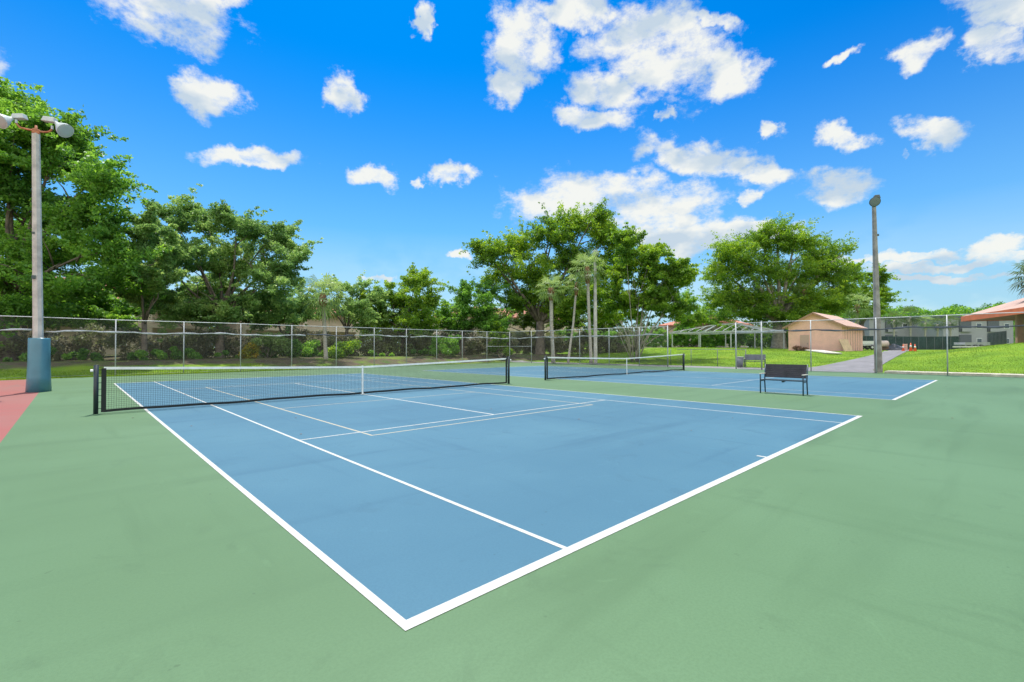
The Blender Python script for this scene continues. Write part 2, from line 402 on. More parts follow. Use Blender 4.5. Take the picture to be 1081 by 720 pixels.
# ---------------------------------------------------------------- chain-link fences
def chain(name, p0, p1, h, parent, pitch=.075, r=.0034, zf=None):
    p0 = np.array(p0, float); p1 = np.array(p1, float); d = p1-p0; L = np.hypot(*d); d /= L; nrm = np.array([-d[1], d[0]])
    nw = int(L/pitch); ns = int(h/(pitch/2)); V = []; 
    js = np.arange(ns+1); base = np.arange(nw)*pitch
    off = (js % 2)*pitch
    sgrid = base[:, None]+off[None, :]                   # nw, ns+1
    sgrid = np.clip(sgrid, 0, L)
    wob = np.where(js % 2 == 0, .003, -.003)
    z = np.broadcast_to(js*(pitch/2)+.04, sgrid.shape)
    x = p0[0]+d[0]*sgrid+nrm[0]*wob; y = p0[1]+d[1]*sgrid+nrm[1]*wob
    if zf is not None: z = z+zf(x, y)
    P = np.stack([x, y, z], -1)
    offs = []
    for k in range(3):
        a = 2*math.pi*k/3; offs.append(np.array([d[0]*math.cos(a)*r*1.4+nrm[0]*math.sin(a)*r, d[1]*math.cos(a)*r*1.4+nrm[1]*math.sin(a)*r, 0]))
    V = np.stack([P+o for o in offs], 2).reshape(-1, 3)
    i, j, k = np.meshgrid(np.arange(nw), np.arange(ns), np.arange(3), indexing='ij')
    a = ((i*(ns+1)+j)*3+k).ravel(); b = ((i*(ns+1)+j)*3+(k+1) % 3).ravel()
    return raw(name, V, np.stack([a, b, b+3, a+3], 1), M['wire'], parent)
def fence(label, a, b, posts, h, runs, braces=(), endposts=(), zoff=None, mesh_h=None, rail='galv', postm='galv', pr=.03):
    t = thing('chain_link_fence', label, 'fence', (a[0], a[1], 0))
    A = Vector((*a, 0)); B = Vector((*b, 0)); d = (B-A).normalized(); L = (B-A).length
    chain('chain_link_mesh', a, b, (mesh_h or h)-.08, t)
    for q in posts:
        r = pr*1.5 if q in endposts else pr
        p = A+d*q
        po = MB().tube([(p.x,p.y,-.05),(p.x,p.y,h+.03)], r, 10).build('post', M[postm], t, True)
        if r > pr: MB().tube([(p.x,p.y,h+.03),(p.x,p.y,h+.06),(p.x,p.y,h+.085)], [r*1.1,r*.95,r*.3], 10).build('post_cap', M[postm], po)
    n = max(2, int(L/3))
    MB().tube([A+d*(L*i/n)+Vector((0,0,h+.012*math.sin(i*2.1))) for i in range(n+1)], .022, 8).build('top_rail', M[rail], t, True)
    MB().tube([A+Vector((0,0,.06)), B+Vector((0,0,.06))], .005, 5).build('bottom_wire', M['galv'], t)
    nrm = Vector((-d.y, d.x, 0))
    for s0, s1, mm, z0 in runs:
        k = max(3, int((s1-s0)/.35)); pts = []; rs = []
        for i in range(k+1):
            s = s0+(s1-s0)*i/k
            pts.append(A+d*s-nrm*.06+Vector((0,0,z0+.035*math.sin(s*1.1+z0*9)+.022*math.sin(s*2.9)+.012*math.sin(s*7))))
            rs.append(.042+.014*math.sin(s*3.7)+.008*math.sin(s*9.1))
        MB().tube(pts, rs, 8).build('rolled_windscreen', M[mm], t, True)
    for s0, s1, z in braces: MB().tube([A+d*s0+Vector((0,0,z)), A+d*s1+Vector((0,0,z))], .022, 8).build('brace_rail', M['galv'], t, True)
    return t
M['roll'] = mat('rolled_screen_pale', (.40,.42,.45), .8, noise=.3, nscale=2.5)
M['rolld'] = mat('rolled_screen_dark', (.09,.10,.125), .8, noise=.35, nscale=2.5)
FA, FB, FC = (-3.9, 31.1), (31.4, 32.95), (32.0, 15.8)
def dist_on(a, b, us):
    a2 = np.array(a); d = np.array(b)-a2; L = np.hypot(*d); out = []
    for u in us:
        r = ray(u, 367)[:2]; t = np.linalg.solve(np.array([r, -d]).T, a2-CAM[:2]); out.append(float(t[1]*L))
    return out
XA = (-34.0, 31.1-1.585)   # the back fence goes on past the frame
FA2 = XA
LB = math.dist(XA, FB)
bp = dist_on(XA, FB, [37,122,194,254,308,355,395,429,461,488,514])
bp = [bp[0]-3.1*k for k in range(9, 0, -1)]+bp+[LB]
s = lambda u: dist_on(XA, FB, [u])[0]
fence('tall chain-link fence along the back of both courts, in front of the big trees', XA, FB, bp, 3.05,
      [(0, s(33), 'roll', 2.42), (s(48), s(322), 'roll', 2.36), (s(324), s(372), 'rolld', 2.44), (s(374), s(430), 'roll', 2.45), (s(433), LB-.1, 'roll', 2.44)],
      [(bp[-2], bp[-1], 1.62)], [LB])
LS = math.dist(FB, FC)
sp = dist_on(FB, FC, [561,584,612,643,675])
s = lambda u: dist_on(FB, FC, [u])[0]
fence('chain-link side fence of the farther court, running past the palms to the gate opening', FB, FC, sp+[LS], 3.1,
      [(.1, s(701), 'roll', 2.46)], [(.05, sp[0], 1.62)], [LS], pr=.03)
FD, FE = (31.94, 10.71), (31.7, -24.)
LR = math.dist(FD, FE)
rp_ = dist_on(FD, FE, [777.3,804,856,925,1000]); rp_[0] = 0
rp_ = rp_ + [rp_[-1]+3.05*k for k in range(1, 8)]
s = lambda u: dist_on(FD, FE, [u])[0]
fence('chain-link fence right of the gate opening, dark rolled screen tied under its top rail', FD, FE, rp_, 3.12,
      [(.05, s(828), 'roll', 2.52), (s(828), LR, 'rolld', 2.50)], (), [0, rp_[1]], postm='galv')
# low fence outside the gate
LA, LBp = (36.3, 17.3), (35.0, 11.2)
lp = dist_on(LA, LBp, [708,729.5,757.3]); 
tl = fence('low waist-high chain-link fence beyond the gate opening, lawn behind it', LA, LBp, lp+[math.dist(LA, LBp)], 1.32, [], (), (), rail='galvd', postm='galvd', pr=.024)

# kerb behind right fence
b = MB(); b.box((32.75, -11.4, .02), (1.1, 28.2, .2)); struct(b.build('kerb', M['kerb'], bevel=.02))
b = MB(); b.box((32.33, -26.5+.5, -.04), (.2,1,.02)); 

# asphalt walk
def ribbon(name, left, right, m, dz=.035, n=60):
    def res(pl, n):
        pl = np.array(pl); d = np.r_[0, np.cumsum(np.hypot(*np.diff(pl, axis=0).T))]; t = np.linspace(0, d[-1], n)
        return np.stack([np.interp(t, d, pl[:,0]), np.interp(t, d, pl[:,1])], 1)
    l, r = res(left, n), res(right, n); w = np.linspace(0, 1, 9)
    P = l[:, None]*(1-w[None,:,None])+r[:, None]*w[None,:,None]
    Z = terr(P[...,0], P[...,1])+dz; V = np.concatenate([P, Z[...,None]], -1).reshape(-1, 3)
    i, j = np.meshgrid(np.arange(n-1), np.arange(8), indexing='ij'); a = (i*9+j).ravel()
    return struct(raw(name, V, np.stack([a, a+9, a+10, a+1], 1), m))
gl = [ground_at(u, v)[:2] for u, v in ((868,386.5),(890,382),(913,377),(932,372),(941,369.5))]
gr_ = [ground_at(u, v)[:2] for u, v in ((921,391),(934,384),(946,377),(956,372),(964,369.5))]
print('path', gl, gr_, ground_at(941,369.2))
ribbon('asphalt_path', [(32.1, 8.5), (34.6, 8.0)]+gl+[(gl[-1][0]+14, gl[-1][1]+1.0)], [(32.1, 3.2), (32.8, 3.0)]+gr_+[(gr_[-1][0]+13, gr_[-1][1]+.2)], M['asphalt'])
ribbon('asphalt_walk', [(35.0, 8.6), (35.0, 18), (34.2, 34)], [(32.1, 8.6), (32.1, 18), (32.0, 34)], M['asphalt'], .03)

# ---------------------------------------------------------------- benches
def bench(label, p0, p1, group, back_m='slat'):
    """p0/p1: middle of the left / right end on the ground, backrest on the far side (local +y)"""
    rz = math.atan2(p1[1]-p0[1], p1[0]-p0[0]); L = math.dist(p0[:2], p1[:2]); c = ((p0[0]+p1[0])/2, (p0[1]+p1[1])/2, p0[2])
    t = thing('bench', label, 'bench', (0,0,0), group)
    h = L/2
    for x in (-h, h):
        MB().tube([(x,-.20,.0),(x,-.19,.42),(x,-.20,.60)], .02, 10).build('leg', M['bsteel'], t, True)
        MB().tube([(x,.22,.0),(x,.17,.42),(x,.27,.93)], .02, 10).build('leg', M['bsteel'], t, True)
        MB().box((x,-.01,.625), (.055,.46,.028)).build('armrest', M['arm'], t, bevel=.008)
        MB().tube([(x,-.19,.395),(x,.17,.395)], .015, 8).build('side_rail', M['bsteel'], t, True)
    b = MB()
    for k in range(6): b.box((0,-.17+.065*k,.425+.004*abs(k-2.5)), (L-.02,.05,.03))
    b.build('seat', M['bsteel'], t, bevel=.004)
    b = MB(); dv = Vector((0,.10,.51)).normalized(); nv = Vector((0,-dv.z,dv.y))
    for k in range(7):
        p = Vector((0,.178,.535))+dv*(.062*k)
        b.box(p, (L-.045,.022,.0595), ax=((1,0,0), nv, dv))
    b.build('backrest', M[back_m], t, bevel=.004)
    MB().tube([(0,-.1,.39),(0,.0,.385),(0,.12,.39)], .022, 8).build('seat_brace', M['bsteel'], t, True)
    t.location = c; t.rotation_euler = (0,0,rz)
    return t
bench('black park bench with pale armrests between the two courts', (15.15,3.36,0), (15.13,2.14,0), 'benches by the farther court')
bench('grey bench outside the gate opening, small beyond the fence post', (34.6,11.15,.03), (34.9,9.85,.03), 'benches by the farther court', 'galvd')
bm = bpy.data.objects['bench.001']
# bin beside the far bench
t = thing('litter_bin', 'small grey wire bin beside the far bench at the gate', 'bin', (33.9,11.2,.0))
MB().tube([(33.9,11.2,.04),(33.9,11.2,.75)], [.2,.25], 16).build('basket', M['galvd'], t, True)
MB().tube([(33.9,11.2,.75),(33.9,11.2,.80)], [.27,.27], 16).build('rim', M['galv'], t, True)

# ---------------------------------------------------------------- light poles
def flood(parent, base, aim, size, ball_dir, side=(1,0)):
    """bell-shaped floodlight: reflector bell + ballast box + neck; base = lamp neck"""
    a = Vector(aim).normalized(); o = Vector(base)
    fl = MB().lathe(o, a, [(-.12,.045),(0,.06),(.08,.09),(.2,.155),(.34,.225),(.42,.245),(.44,.25)], 22).build('floodlight', M['lampgrey'], parent, True)
    fl.data.transform(__import__('mathutils').Matrix.Identity(4))
    MB().lathe(o, a, [(.438,.228),(.445,.215),(.45,.1)], 22).build('lens', M['lens'], fl, True)
    bd = Vector(ball_dir).normalized(); c = o-a*.12+bd*.16
    up = Vector((0,0,1)); x = bd.cross(up).normalized()
    MB().box(c+Vector((0,0,.04)), (.20,.46,.17), ax=(x, bd, x.cross(bd)), taper=.8).build('ballast_box', M['lampgrey'], fl, bevel=.02)
    return fl
def light_pole(label, base, top, r0, r1, mm):
    t = thing('light_pole', label, 'light pole', base, 'floodlight poles round the courts')
    b = Vector(base); tp = Vector(top)
    MB().tube([b, b.lerp(tp,.3), b.lerp(tp,.6), tp], [r0, r0+(r1-r0)*.3, r0+(r1-r0)*.6, r1], 8).build('pole', M[mm], t)
    return t
lb = (-2.12, 20.7, 0); ltop = tuple(at(38, 141, 16.2))
lp1 = light_pole('pale concrete floodlight pole wrapped in a blue pad, standing by the red court', lb, ltop, .145, .105, 'concrete')
MB().tube([(lb[0],lb[1],.0),(lb[0],lb[1],.5),(lb[0],lb[1],1.0),(lb[0],lb[1],1.80),(lb[0],lb[1],1.84)], [.325,.30,.285,.28,.265], 20).build('protective_pad', M['pad'], lp1, True)
R_, U_, F_ = Vector(RM[0]), Vector(RM[1]), Vector(RM[2])
lat = Vector((R_.x, R_.y, 0)).normalized(); toc = Vector((-F_.x, -F_.y, 0)).normalized(); UP = Vector((0,0,1))
T0 = Vector(ltop)
px_ = 16.2/F
br = MB()
pts = [T0+lat*(x*px_)+UP*(z*px_) for x, z in ((-21,11),(-17,6.5),(-9,4.5),(0,3),(8,1.5),(14,2),(17,4.5))]
br.tube(pts, .03, 10); br.tube([T0-UP*.05, T0+UP*.28], [.06,.03], 10)
brk = br.build('bracket', M['rust'], lp1, True)
MB().box(T0+UP*.06, (.2,.2,.16)).build('bracket_collar', M['rust'], lp1, bevel=.02)
f1 = flood(lp1, T0+lat*(22*px_)+UP*(10.5*px_), lat*.85+toc*.10-UP*.68, 1, -lat+UP*.15)
f2 = flood(lp1, T0+lat*(-26*px_)+UP*(16*px_), -lat*.08+toc*.85-UP*.62, 1, lat+UP*.0)
MB().tube([pts[-1], pts[-1]+UP*.12], .035, 8).build('lamp_mount', M['lampgrey'], lp1)
MB().tube([pts[0], pts[0]+UP*.12], .035, 8).build('lamp_mount', M['lampgrey'], lp1)
pb = Vector(ltop); 
MB().box(Vector(lb).lerp(T0,.44)+toc*.13, (.1,.1,.12)).build('junction_box', M['lampdark'], lp1)
MB().box(Vector(lb).lerp(T0,.61)+toc*.12, (.06,.06,.07)).build('inspection_plate', M['lampdark'], lp1)
rb = (32.75, 3.05, .0); rtop = tuple(at(922.5, 213, 27.3))
lp2 = light_pole('tall tapering floodlight pole by the asphalt path, single round lamp on top', rb, rtop, .20, .10, 'concreted')
T1 = Vector(rtop); q = 27.3/F
fl = MB().lathe(T1-lat*(1*q)+toc*.1+UP*(-.3*q), toc*.8-lat*.35-UP*.35, [(-.30,.08),(-.18,.13),(0,.24),(.12,.275),(.14,.28)], 22).build('floodlight', M['lampdark'], lp2, True)
MB().lathe(T1-lat*(1*q)+toc*.1+UP*(-.3*q), toc*.8-lat*.35-UP*.35, [(.142,.25),(.150,.23),(.155,.1)], 22).build('lens', mat('dim_lens', (.16,.19,.19), .25), fl, True)
MB().box(T1+lat*(3*q)+UP*(5*q), (.30,.32,.22), rz=.5, taper=.7).build('ballast_box', M['lampdark'], fl, bevel=.02)
for z in (5.7, 8.2): MB().box(Vector(rb).lerp(T1, z/10.2)+lat*.17, (.12,.12,.1)).build('junction_box', M['lampdark'], lp2)
cb = on(628.6, 44.5); ctop = tuple(at(628.2, 268, 44.5))
lp3 = light_pole('slim weathered light pole rising among the palms behind the farther net', cb, ctop, .19, .13, 'concrete')
T2 = Vector(ctop)
fl = MB().lathe(T2+UP*.1, toc*.8+lat*.1-UP*.4, [(-.25,.08),(-.1,.2),(.1,.34),(.13,.34)], 18).build('floodlight', M['lampgrey'], lp3, True)
MB().lathe(T2+UP*.1, toc*.8+lat*.1-UP*.4, [(.132,.31),(.15,.28),(.16,.1)], 18).build('lens', M['lens'], fl, True)

# ---------------------------------------------------------------- foliage
def leaves(C, R, n, size, flat=.45, tone_c=None, up=.6, aspect=.5, spray=0):
    """n leaves spread over clumps C (k,3) with radii R (k,); returns V, F, tone"""
    k = len(C); w = R**2; idx = rng.choice(k, n, p=w/w.sum())
    d = rng.normal(size=(n,3)); d /= np.linalg.norm(d, axis=1)[:,None]
    rr = rng.random(n)**.45
    P = C[idx]+d*(R[idx]*rr)[:,None]*np.array([1,1,flat])
    if spray:
        dk = rng.normal(size=(k,3))*np.array([1,1,.45]); dk /= np.linalg.norm(dk, axis=1)[:,None]
        P = P*1.0+dk[idx]*(R[idx]*rng.normal(size=n)*spray)[:,None]
    nrm = rng.normal(size=(n,3)); nrm /= np.linalg.norm(nrm, axis=1)[:,None]
    nrm = nrm+np.array([0,0,up]); nrm /= np.linalg.norm(nrm, axis=1)[:,None]
    t = np.cross(nrm, rng.normal(size=(n,3))); t /= np.linalg.norm(t, axis=1)[:,None]; b = np.cross(nrm, t)
    sz = size*(.6+.8*rng.random(n))[:,None]
    V = np.stack([P-t*sz*.5, P+b*sz*.5*aspect, P+t*sz*.5, P-b*sz*.5*aspect-nrm*sz*.08], 1).reshape(-1,3)
    tc = (rng.random(k) if tone_c is None else tone_c)
    tone = np.clip(.60*tc[idx]+.50*rng.random(n)-.05, 0, 1)
    return V, np.arange(n*4).reshape(-1,4), tone
def clumps(lobes, per, r=(.7,1.3), hollow=.45):
    """leafy sprays: short rows of shrinking leaf pads that run outward and up from inside each lobe"""
    C = []; R = []; T = []
    for (c, rad, *sp) in lobes:
        k = max(4, int(1.15*per*(sp[0] if sp else 1)*max(.4, (rad[0]*rad[1]*rad[2])**(1/3)/3.)**1.6)); lt = rng.random()*.45
        rad = np.array(rad)
        for _ in range(k):
            d = rng.normal(size=3); d /= np.linalg.norm(d); s_ = .15+.68*rng.random()**.55
            p = np.array(c)+d*s_*rad; L_ = rng.uniform(.8, 2.3)*(r[0]+r[1])*.62*(1.35 if rng.random() < .2 else 1)
            v = d*np.array([1,1,.55])*.8+np.array([0,0,.30])+rng.normal(size=3)*np.array([.35,.35,.22]); v /= np.linalg.norm(v)
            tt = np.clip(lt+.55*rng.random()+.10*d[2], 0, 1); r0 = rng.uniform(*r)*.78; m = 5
            for i in range(m):
                f = i/(m-1); q = p+v*L_*f-np.array([0,0,.14*L_*f*f])+rng.normal(size=3)*.10*L_*.5
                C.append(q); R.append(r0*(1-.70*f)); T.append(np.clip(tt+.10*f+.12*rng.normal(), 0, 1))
    return np.array(C), np.array(R), np.array(T)
def limbs(base, tips, r0, forkh, mult=1, lean=(0,0)):
    b = MB(); B = Vector(base); fork = B+Vector((lean[0], lean[1], forkh))
    b.tube([B-Vector((0,0,.3)), B+Vector((0,0,.25)), B.lerp(fork,.5)+Vector((.1*r0,0,0)), fork], [r0*1.5, r0*1.12, r0*.92, r0*.8], 9)
    for T, r in tips:
        T = Vector(T); mid = fork.lerp(T,.45)+Vector((random.uniform(-.5,.5),random.uniform(-.5,.5),random.uniform(-.2,.9)))
        b.tube([fork-Vector((0,0,.3)), fork.lerp(mid,.5)+Vector((random.uniform(-.2,.2),random.uniform(-.2,.2),.1)), mid, mid.lerp(T,.55)+Vector((0,0,.25)), T], [r, r*.78, r*.55, r*.33, r*.12], 6)
        for _ in range(2*mult):
            s_ = mid.lerp(T, random.uniform(0,.6)); e = s_+Vector((random.uniform(-2,2),random.uniform(-2,2),random.uniform(.2,1.9)))
            b.tube([s_, s_.lerp(e,.5)+Vector((0,0,.2)), e], [r*.36, r*.22, r*.06], 5)
    return b
def tree(name, label, cat, u, D, lobes_px, n, size, leaf, trunk_r, fork, bark='bark', per=34, depth=.85, r=(.7,1.3), group=None, lean=(0,0), flat=.45, vb=None, hollow=.45, jit=.25):
    """lobes_px: (u, v, half width, half height [, density]) as read off the photo, turned into metres at distance D"""
    base = on(u, D); t = thing(name, label, cat, base, group)
    k = D/F; lobes = []; tips = []
    for i, (lu, lv, ru, rv, *sp) in enumerate(lobes_px):
        dd = D+((i*.618) % 1-.5)*2*jit*10
        c = at(lu, lv, dd); kk = dd/F
        lobes.append((c, (ru*kk*.86, ru*kk*depth*.9, rv*kk*.82), *sp)); tips.append((tuple(c+[0,0,rv*kk*.2]), trunk_r*.42))
    limbs(base, tips, trunk_r, fork, lean=lean).build('trunk', M[bark], t, True)
    C, R, T = clumps(lobes, per*1.35, (r[0]*.78, r[1]*.84), hollow)
    V, Fq, tone = leaves(C, R, int(n*2.3), size*.78, .62, T, spray=.30)
    raw('crown', V, Fq, M[leaf], t, {'tone': ('FACE', tone)})
    return t
G = 'broadleaf trees beyond the back fence'
tree('broadleaf_tree', 'tallest dark green tree at the left edge, behind the blue-padded pole', 'tree', 8, 31,
     [(-60,170,70,60),(0,115,48,26),(15,150,55,40),(60,165,50,36),(70,135,30,20,.8),(105,190,34,24),(40,215,60,36),(95,235,42,30),(-10,250,60,36),(55,275,55,28),(115,270,32,26,.8),(-70,250,60,50),(0,300,60,20,.9),(60,305,40,18,.8),(110,300,26,18,.8),(20,326,60,14,.7)],
     64000, .30, 'leafA', .42, 4.5, per=40, group=G, hollow=.4)
tree('broadleaf_tree', 'small light green tree between the tallest left tree and the wide dusky one', 'tree', 152, 34,
     [(152,250,26,26),(140,285,30,26),(170,290,26,26),(150,315,36,18),(180,262,16,18,.8)],
     26000, .25, 'leafC', .2, 2.8, per=30, group=G, r=(.5,.95))
tree('broadleaf_tree', 'wide dusky green tree with wispy top, left of the lone palm', 'tree', 232, 39,
     [(180,232,26,26),(215,232,28,20),(250,240,30,20),(290,252,30,18),(305,278,22,20),(200,270,38,28),(250,275,42,28),(290,300,28,20),(225,305,40,20),(265,318,36,16,.9),(192,326,30,16),(160,318,22,16),(215,338,24,8,.9),(238,334,20,10,.6),(300,330,22,14,.8),(170,280,20,28),(316,262,14,8,.7)],
     50000, .27, 'leafC', .34, 3.2, per=34, group=G, r=(.55,1.15), hollow=.35)
tree('broadleaf_tree', 'low scrubby tree behind the lone palm, sky showing through it', 'tree', 366, 50,
     [(352,308,22,14),(374,304,24,14,.9),(382,322,26,18),(356,330,28,16),(400,318,18,20),(330,320,22,18),(318,304,12,10,.7),(390,338,26,10)],
     11000, .27, 'leafC', .2, 3.0, per=22, group=G, r=(.5,1.0))
tree('broadleaf_tree', 'rounded green tree with a yellowish top, right of the lone palm', 'tree', 425, 52,
     [(440,297,24,14),(412,312,28,18),(447,318,26,20),(425,330,38,18),(395,325,22,18),(440,342,40,12),(398,342,26,10)],
     22000, .28, 'leafB', .26, 2.8, per=34, group=G, r=(.6,1.1))
tree('broadleaf_tree', 'small plain green tree between the yellowish-topped tree and the widest crown', 'tree', 488, 54,
     [(490,308,22,16),(478,328,24,16),(505,326,26,20),(512,308,16,16),(486,342,34,12),(520,342,24,12)],
     16000, .28, 'leafA', .24, 2.6, per=32, group=G, r=(.6,1.1))
tree('broadleaf_tree', 'widest bright green crown in the middle, rising behind the two tall palms', 'tree', 570, 60,
     [(520,268,22,18),(545,262,26,20),(580,248,34,18),(615,240,34,16),(645,250,26,18),(560,285,34,20),(605,275,36,24),(645,280,30,24),(530,292,24,18,.7),(585,308,40,18),(625,310,32,18),(590,232,26,8,.6),(628,228,22,6,.6),(505,262,9,9,.7),(548,318,26,16,1.1),(598,328,30,14,1.1),(640,332,28,12,1.1)],
     60000, .33, 'leafB', .6, 4.2, per=40, group=G, r=(.8,1.5), hollow=.4)
tree('broadleaf_tree', 'spreading green tree with many pale stems, near the end of the side fence', 'tree', 672, 47,
     [(660,262,22,16),(690,268,26,14),(710,282,22,14),(668,290,32,22),(700,302,28,22),(725,296,12,10,.6),(680,322,34,18),(712,326,24,14),(652,315,22,20),(735,335,12,10,.7)],
     38000, .28, 'leafB', .16, 1.2, bark='barkpale', per=34, group=G, r=(.6,1.2), hollow=.35)
tree('broadleaf_tree', 'broad ficus with a buttressed trunk behind the pink shed', 'tree', 822, 74,
     [(775,268,26,18),(805,255,30,14),(840,256,34,14),(868,268,28,16),(762,290,24,18),(800,285,36,22),(845,290,38,24),(880,288,24,16),(770,312,26,16),(810,315,30,12,.7),(860,315,32,16),(890,304,16,14),(820,243,30,6,.6),(894,265,10,4,.6),(752,318,14,12,.8),(772,330,18,8,.7),(868,326,24,10,.8),(802,330,30,12,1.2),(842,334,26,12,1.2),(785,318,26,14),(880,322,20,12)],
     60000, .36, 'leafB', 1.0, 4.5, bark='barkpale', per=44, group=G, r=(.9,1.7), hollow=.4)
tree('broadleaf_tree', 'yellow-green tree between the ficus and the tall pole by the path', 'tree', 910, 96,
     [(900,288,18,12),(925,292,12,12),(905,312,22,16),(930,312,12,16),(885,322,16,14),(915,328,24,10)],
     22000, .42, 'leafB', .5, 5, per=30, group=G, r=(.9,1.6))
# a few side trees outside and beyond to close the gaps low down
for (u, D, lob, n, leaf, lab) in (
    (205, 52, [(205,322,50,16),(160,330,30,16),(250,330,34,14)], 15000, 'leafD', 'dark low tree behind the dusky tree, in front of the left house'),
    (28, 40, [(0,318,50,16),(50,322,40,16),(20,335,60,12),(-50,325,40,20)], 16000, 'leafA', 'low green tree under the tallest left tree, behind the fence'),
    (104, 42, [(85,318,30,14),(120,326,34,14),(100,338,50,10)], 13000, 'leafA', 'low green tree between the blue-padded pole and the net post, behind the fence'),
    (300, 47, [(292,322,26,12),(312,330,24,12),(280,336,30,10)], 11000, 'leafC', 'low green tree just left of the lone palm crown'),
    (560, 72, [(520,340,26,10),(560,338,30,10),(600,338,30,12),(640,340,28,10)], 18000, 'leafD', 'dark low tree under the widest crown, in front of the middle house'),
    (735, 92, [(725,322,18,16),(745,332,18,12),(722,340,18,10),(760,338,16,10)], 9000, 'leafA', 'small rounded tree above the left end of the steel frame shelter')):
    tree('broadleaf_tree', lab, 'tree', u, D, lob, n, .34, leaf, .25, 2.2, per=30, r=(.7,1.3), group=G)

# understory hedge and shrubs
def shrub(name, label, cat, u, D, w, h, n, size, leaf, group=None, dx=0, elong=None, clr=(.35,.65)):
    base = on(u, D); t = thing(name, label, cat, base, group)
    k = max(8, int(w*w*6)); C = np.stack([rng.uniform(-1,1,k)*w*.8, rng.uniform(-1,1,k)*w*.6, rng.uniform(.12,.85,k)*h], 1)+np.array(base)
    R = rng.uniform(*clr, k); V, Fq, tone = leaves(C, R, n, size, .8, None, .4)
    raw('foliage', V, Fq, M[leaf], t, {'tone': ('FACE', tone)})
    b = MB(); B = Vector(base)
    for i in range(6):
        e = Vector(C[i % k]); b = MB().tube([B+Vector((random.uniform(-.2,.2),random.uniform(-.2,.2),-.05)), B.lerp(e,.5)+Vector((0,0,.1)), e], [.035,.025,.01], 5); b.build('stem', M['bark'], t)
    return t
def hedge(label, a, b_, w, h, n, size, leaf, rr=(.35,.7)):
    a = np.array(a, float); b2 = np.array(b_, float); L = np.hypot(*(b2-a)); t = thing('hedge', label, 'hedge', (float(a[0]), float(a[1]), float(terr(*a))))
    k = int(L*w*h*2.2); s_ = rng.random(k); P = a+(b2-a)*s_[:,None]; nrm = np.array([-(b2-a)[1], (b2-a)[0]])/L
    P = P+nrm*(rng.uniform(-.5,.5,k)*w)[:,None]; top = h*(.82+.14*np.sin(s_*L*.9)+.10*np.sin(s_*L*2.3+1))
    C = np.concatenate([P, (terr(P[:,0],P[:,1])+rng.uniform(.08,1,k)*top)[:,None]], 1)
    V, Fq, tone = leaves(C, rng.uniform(*rr, k), n, size, .8, None, .4)
    raw('foliage', V, Fq, M[leaf], t, {'tone': ('FACE', tone)})
    return t
hedge('long shaded brown-green hedge behind the back fence, left half', (-22,43.5), (22,43.8), 2.0, 2.5, 60000, .2, 'leafU')
hedge('shaded hedge behind the back fence corner, right of the lone palm', (22.5,43.6), (40,42.0), 2.0, 2.9, 36000, .2, 'leafU')
hedge('low green ground cover in front of the long shaded hedge', (-18,40.2), (26,40.4), 1.2, .8, 26000, .18, 'leafA', (.2,.4))
hedge('dark clipped hedge behind the steel frame shelter', (84,15), (78,48), 2.2, 3.9, 46000, .28, 'leafA')
hedge('dark hedge behind the palms and the pale pole', (41,42), (53,31), 2.0, 2.8, 34000, .22, 'leafU')
hedge('hedge between the stemmed tree and the steel shelter', (56,48), (76,49), 2.4, 3.2, 22000, .3, 'leafA')
SG = 'shrubs along the back fence'
shrub('shrub', 'pale feathery shrub behind the back fence, left of the lone palm', 'shrub', 283, 38.3, 1.5, 2.3, 6000, .26, 'frond', SG)
shrub('shrub', 'small orange-yellow shrub at the foot of the back fence', 'shrub', 262, 36.6, .7, 1.1, 1800, .2, 'leafY', SG)
shrub('shrub', 'low green shrub just right of the lone palm trunk', 'shrub', 358, 41, 1.5, 1.3, 3600, .2, 'leafB', SG)
shrub('shrub', 'leafy green shrub left of the lone palm trunk', 'shrub', 322, 41, 1.4, 1.4, 3600, .2, 'leafA', SG)
shrub('shrub', 'bright vine-like shrub rising over the fence left of its corner', 'shrub', 528, 51, 1.3, 4.2, 5200, .24, 'leafB', SG)
shrub('shrub', 'green shrub behind the fence, left of the fence corner', 'shrub', 470, 48, 2.0, 2.2, 5200, .22, 'leafA', SG)

# multi-stem base of the pale stemmed tree
t = thing('multi_stemmed_bush', 'cluster of bare pale stems fanning out behind the side fence', 'bush', on(670, 46))
B = Vector(on(670, 46)); b = MB()
for i in range(13):
    a = random.uniform(0, 6.28); rr = random.uniform(1.2,3.6); e = B+Vector((math.cos(a)*rr, math.sin(a)*rr, random.uniform(3.2,6.5)))
    MB().tube([B+Vector((math.cos(a)*.3,math.sin(a)*.3,-.1)), B.lerp(e,.5)+Vector((random.uniform(-.3,.3),random.uniform(-.3,.3),.2)), e], [.05,.038,.018], 6).build('stem', M['barkpale'], t, True)

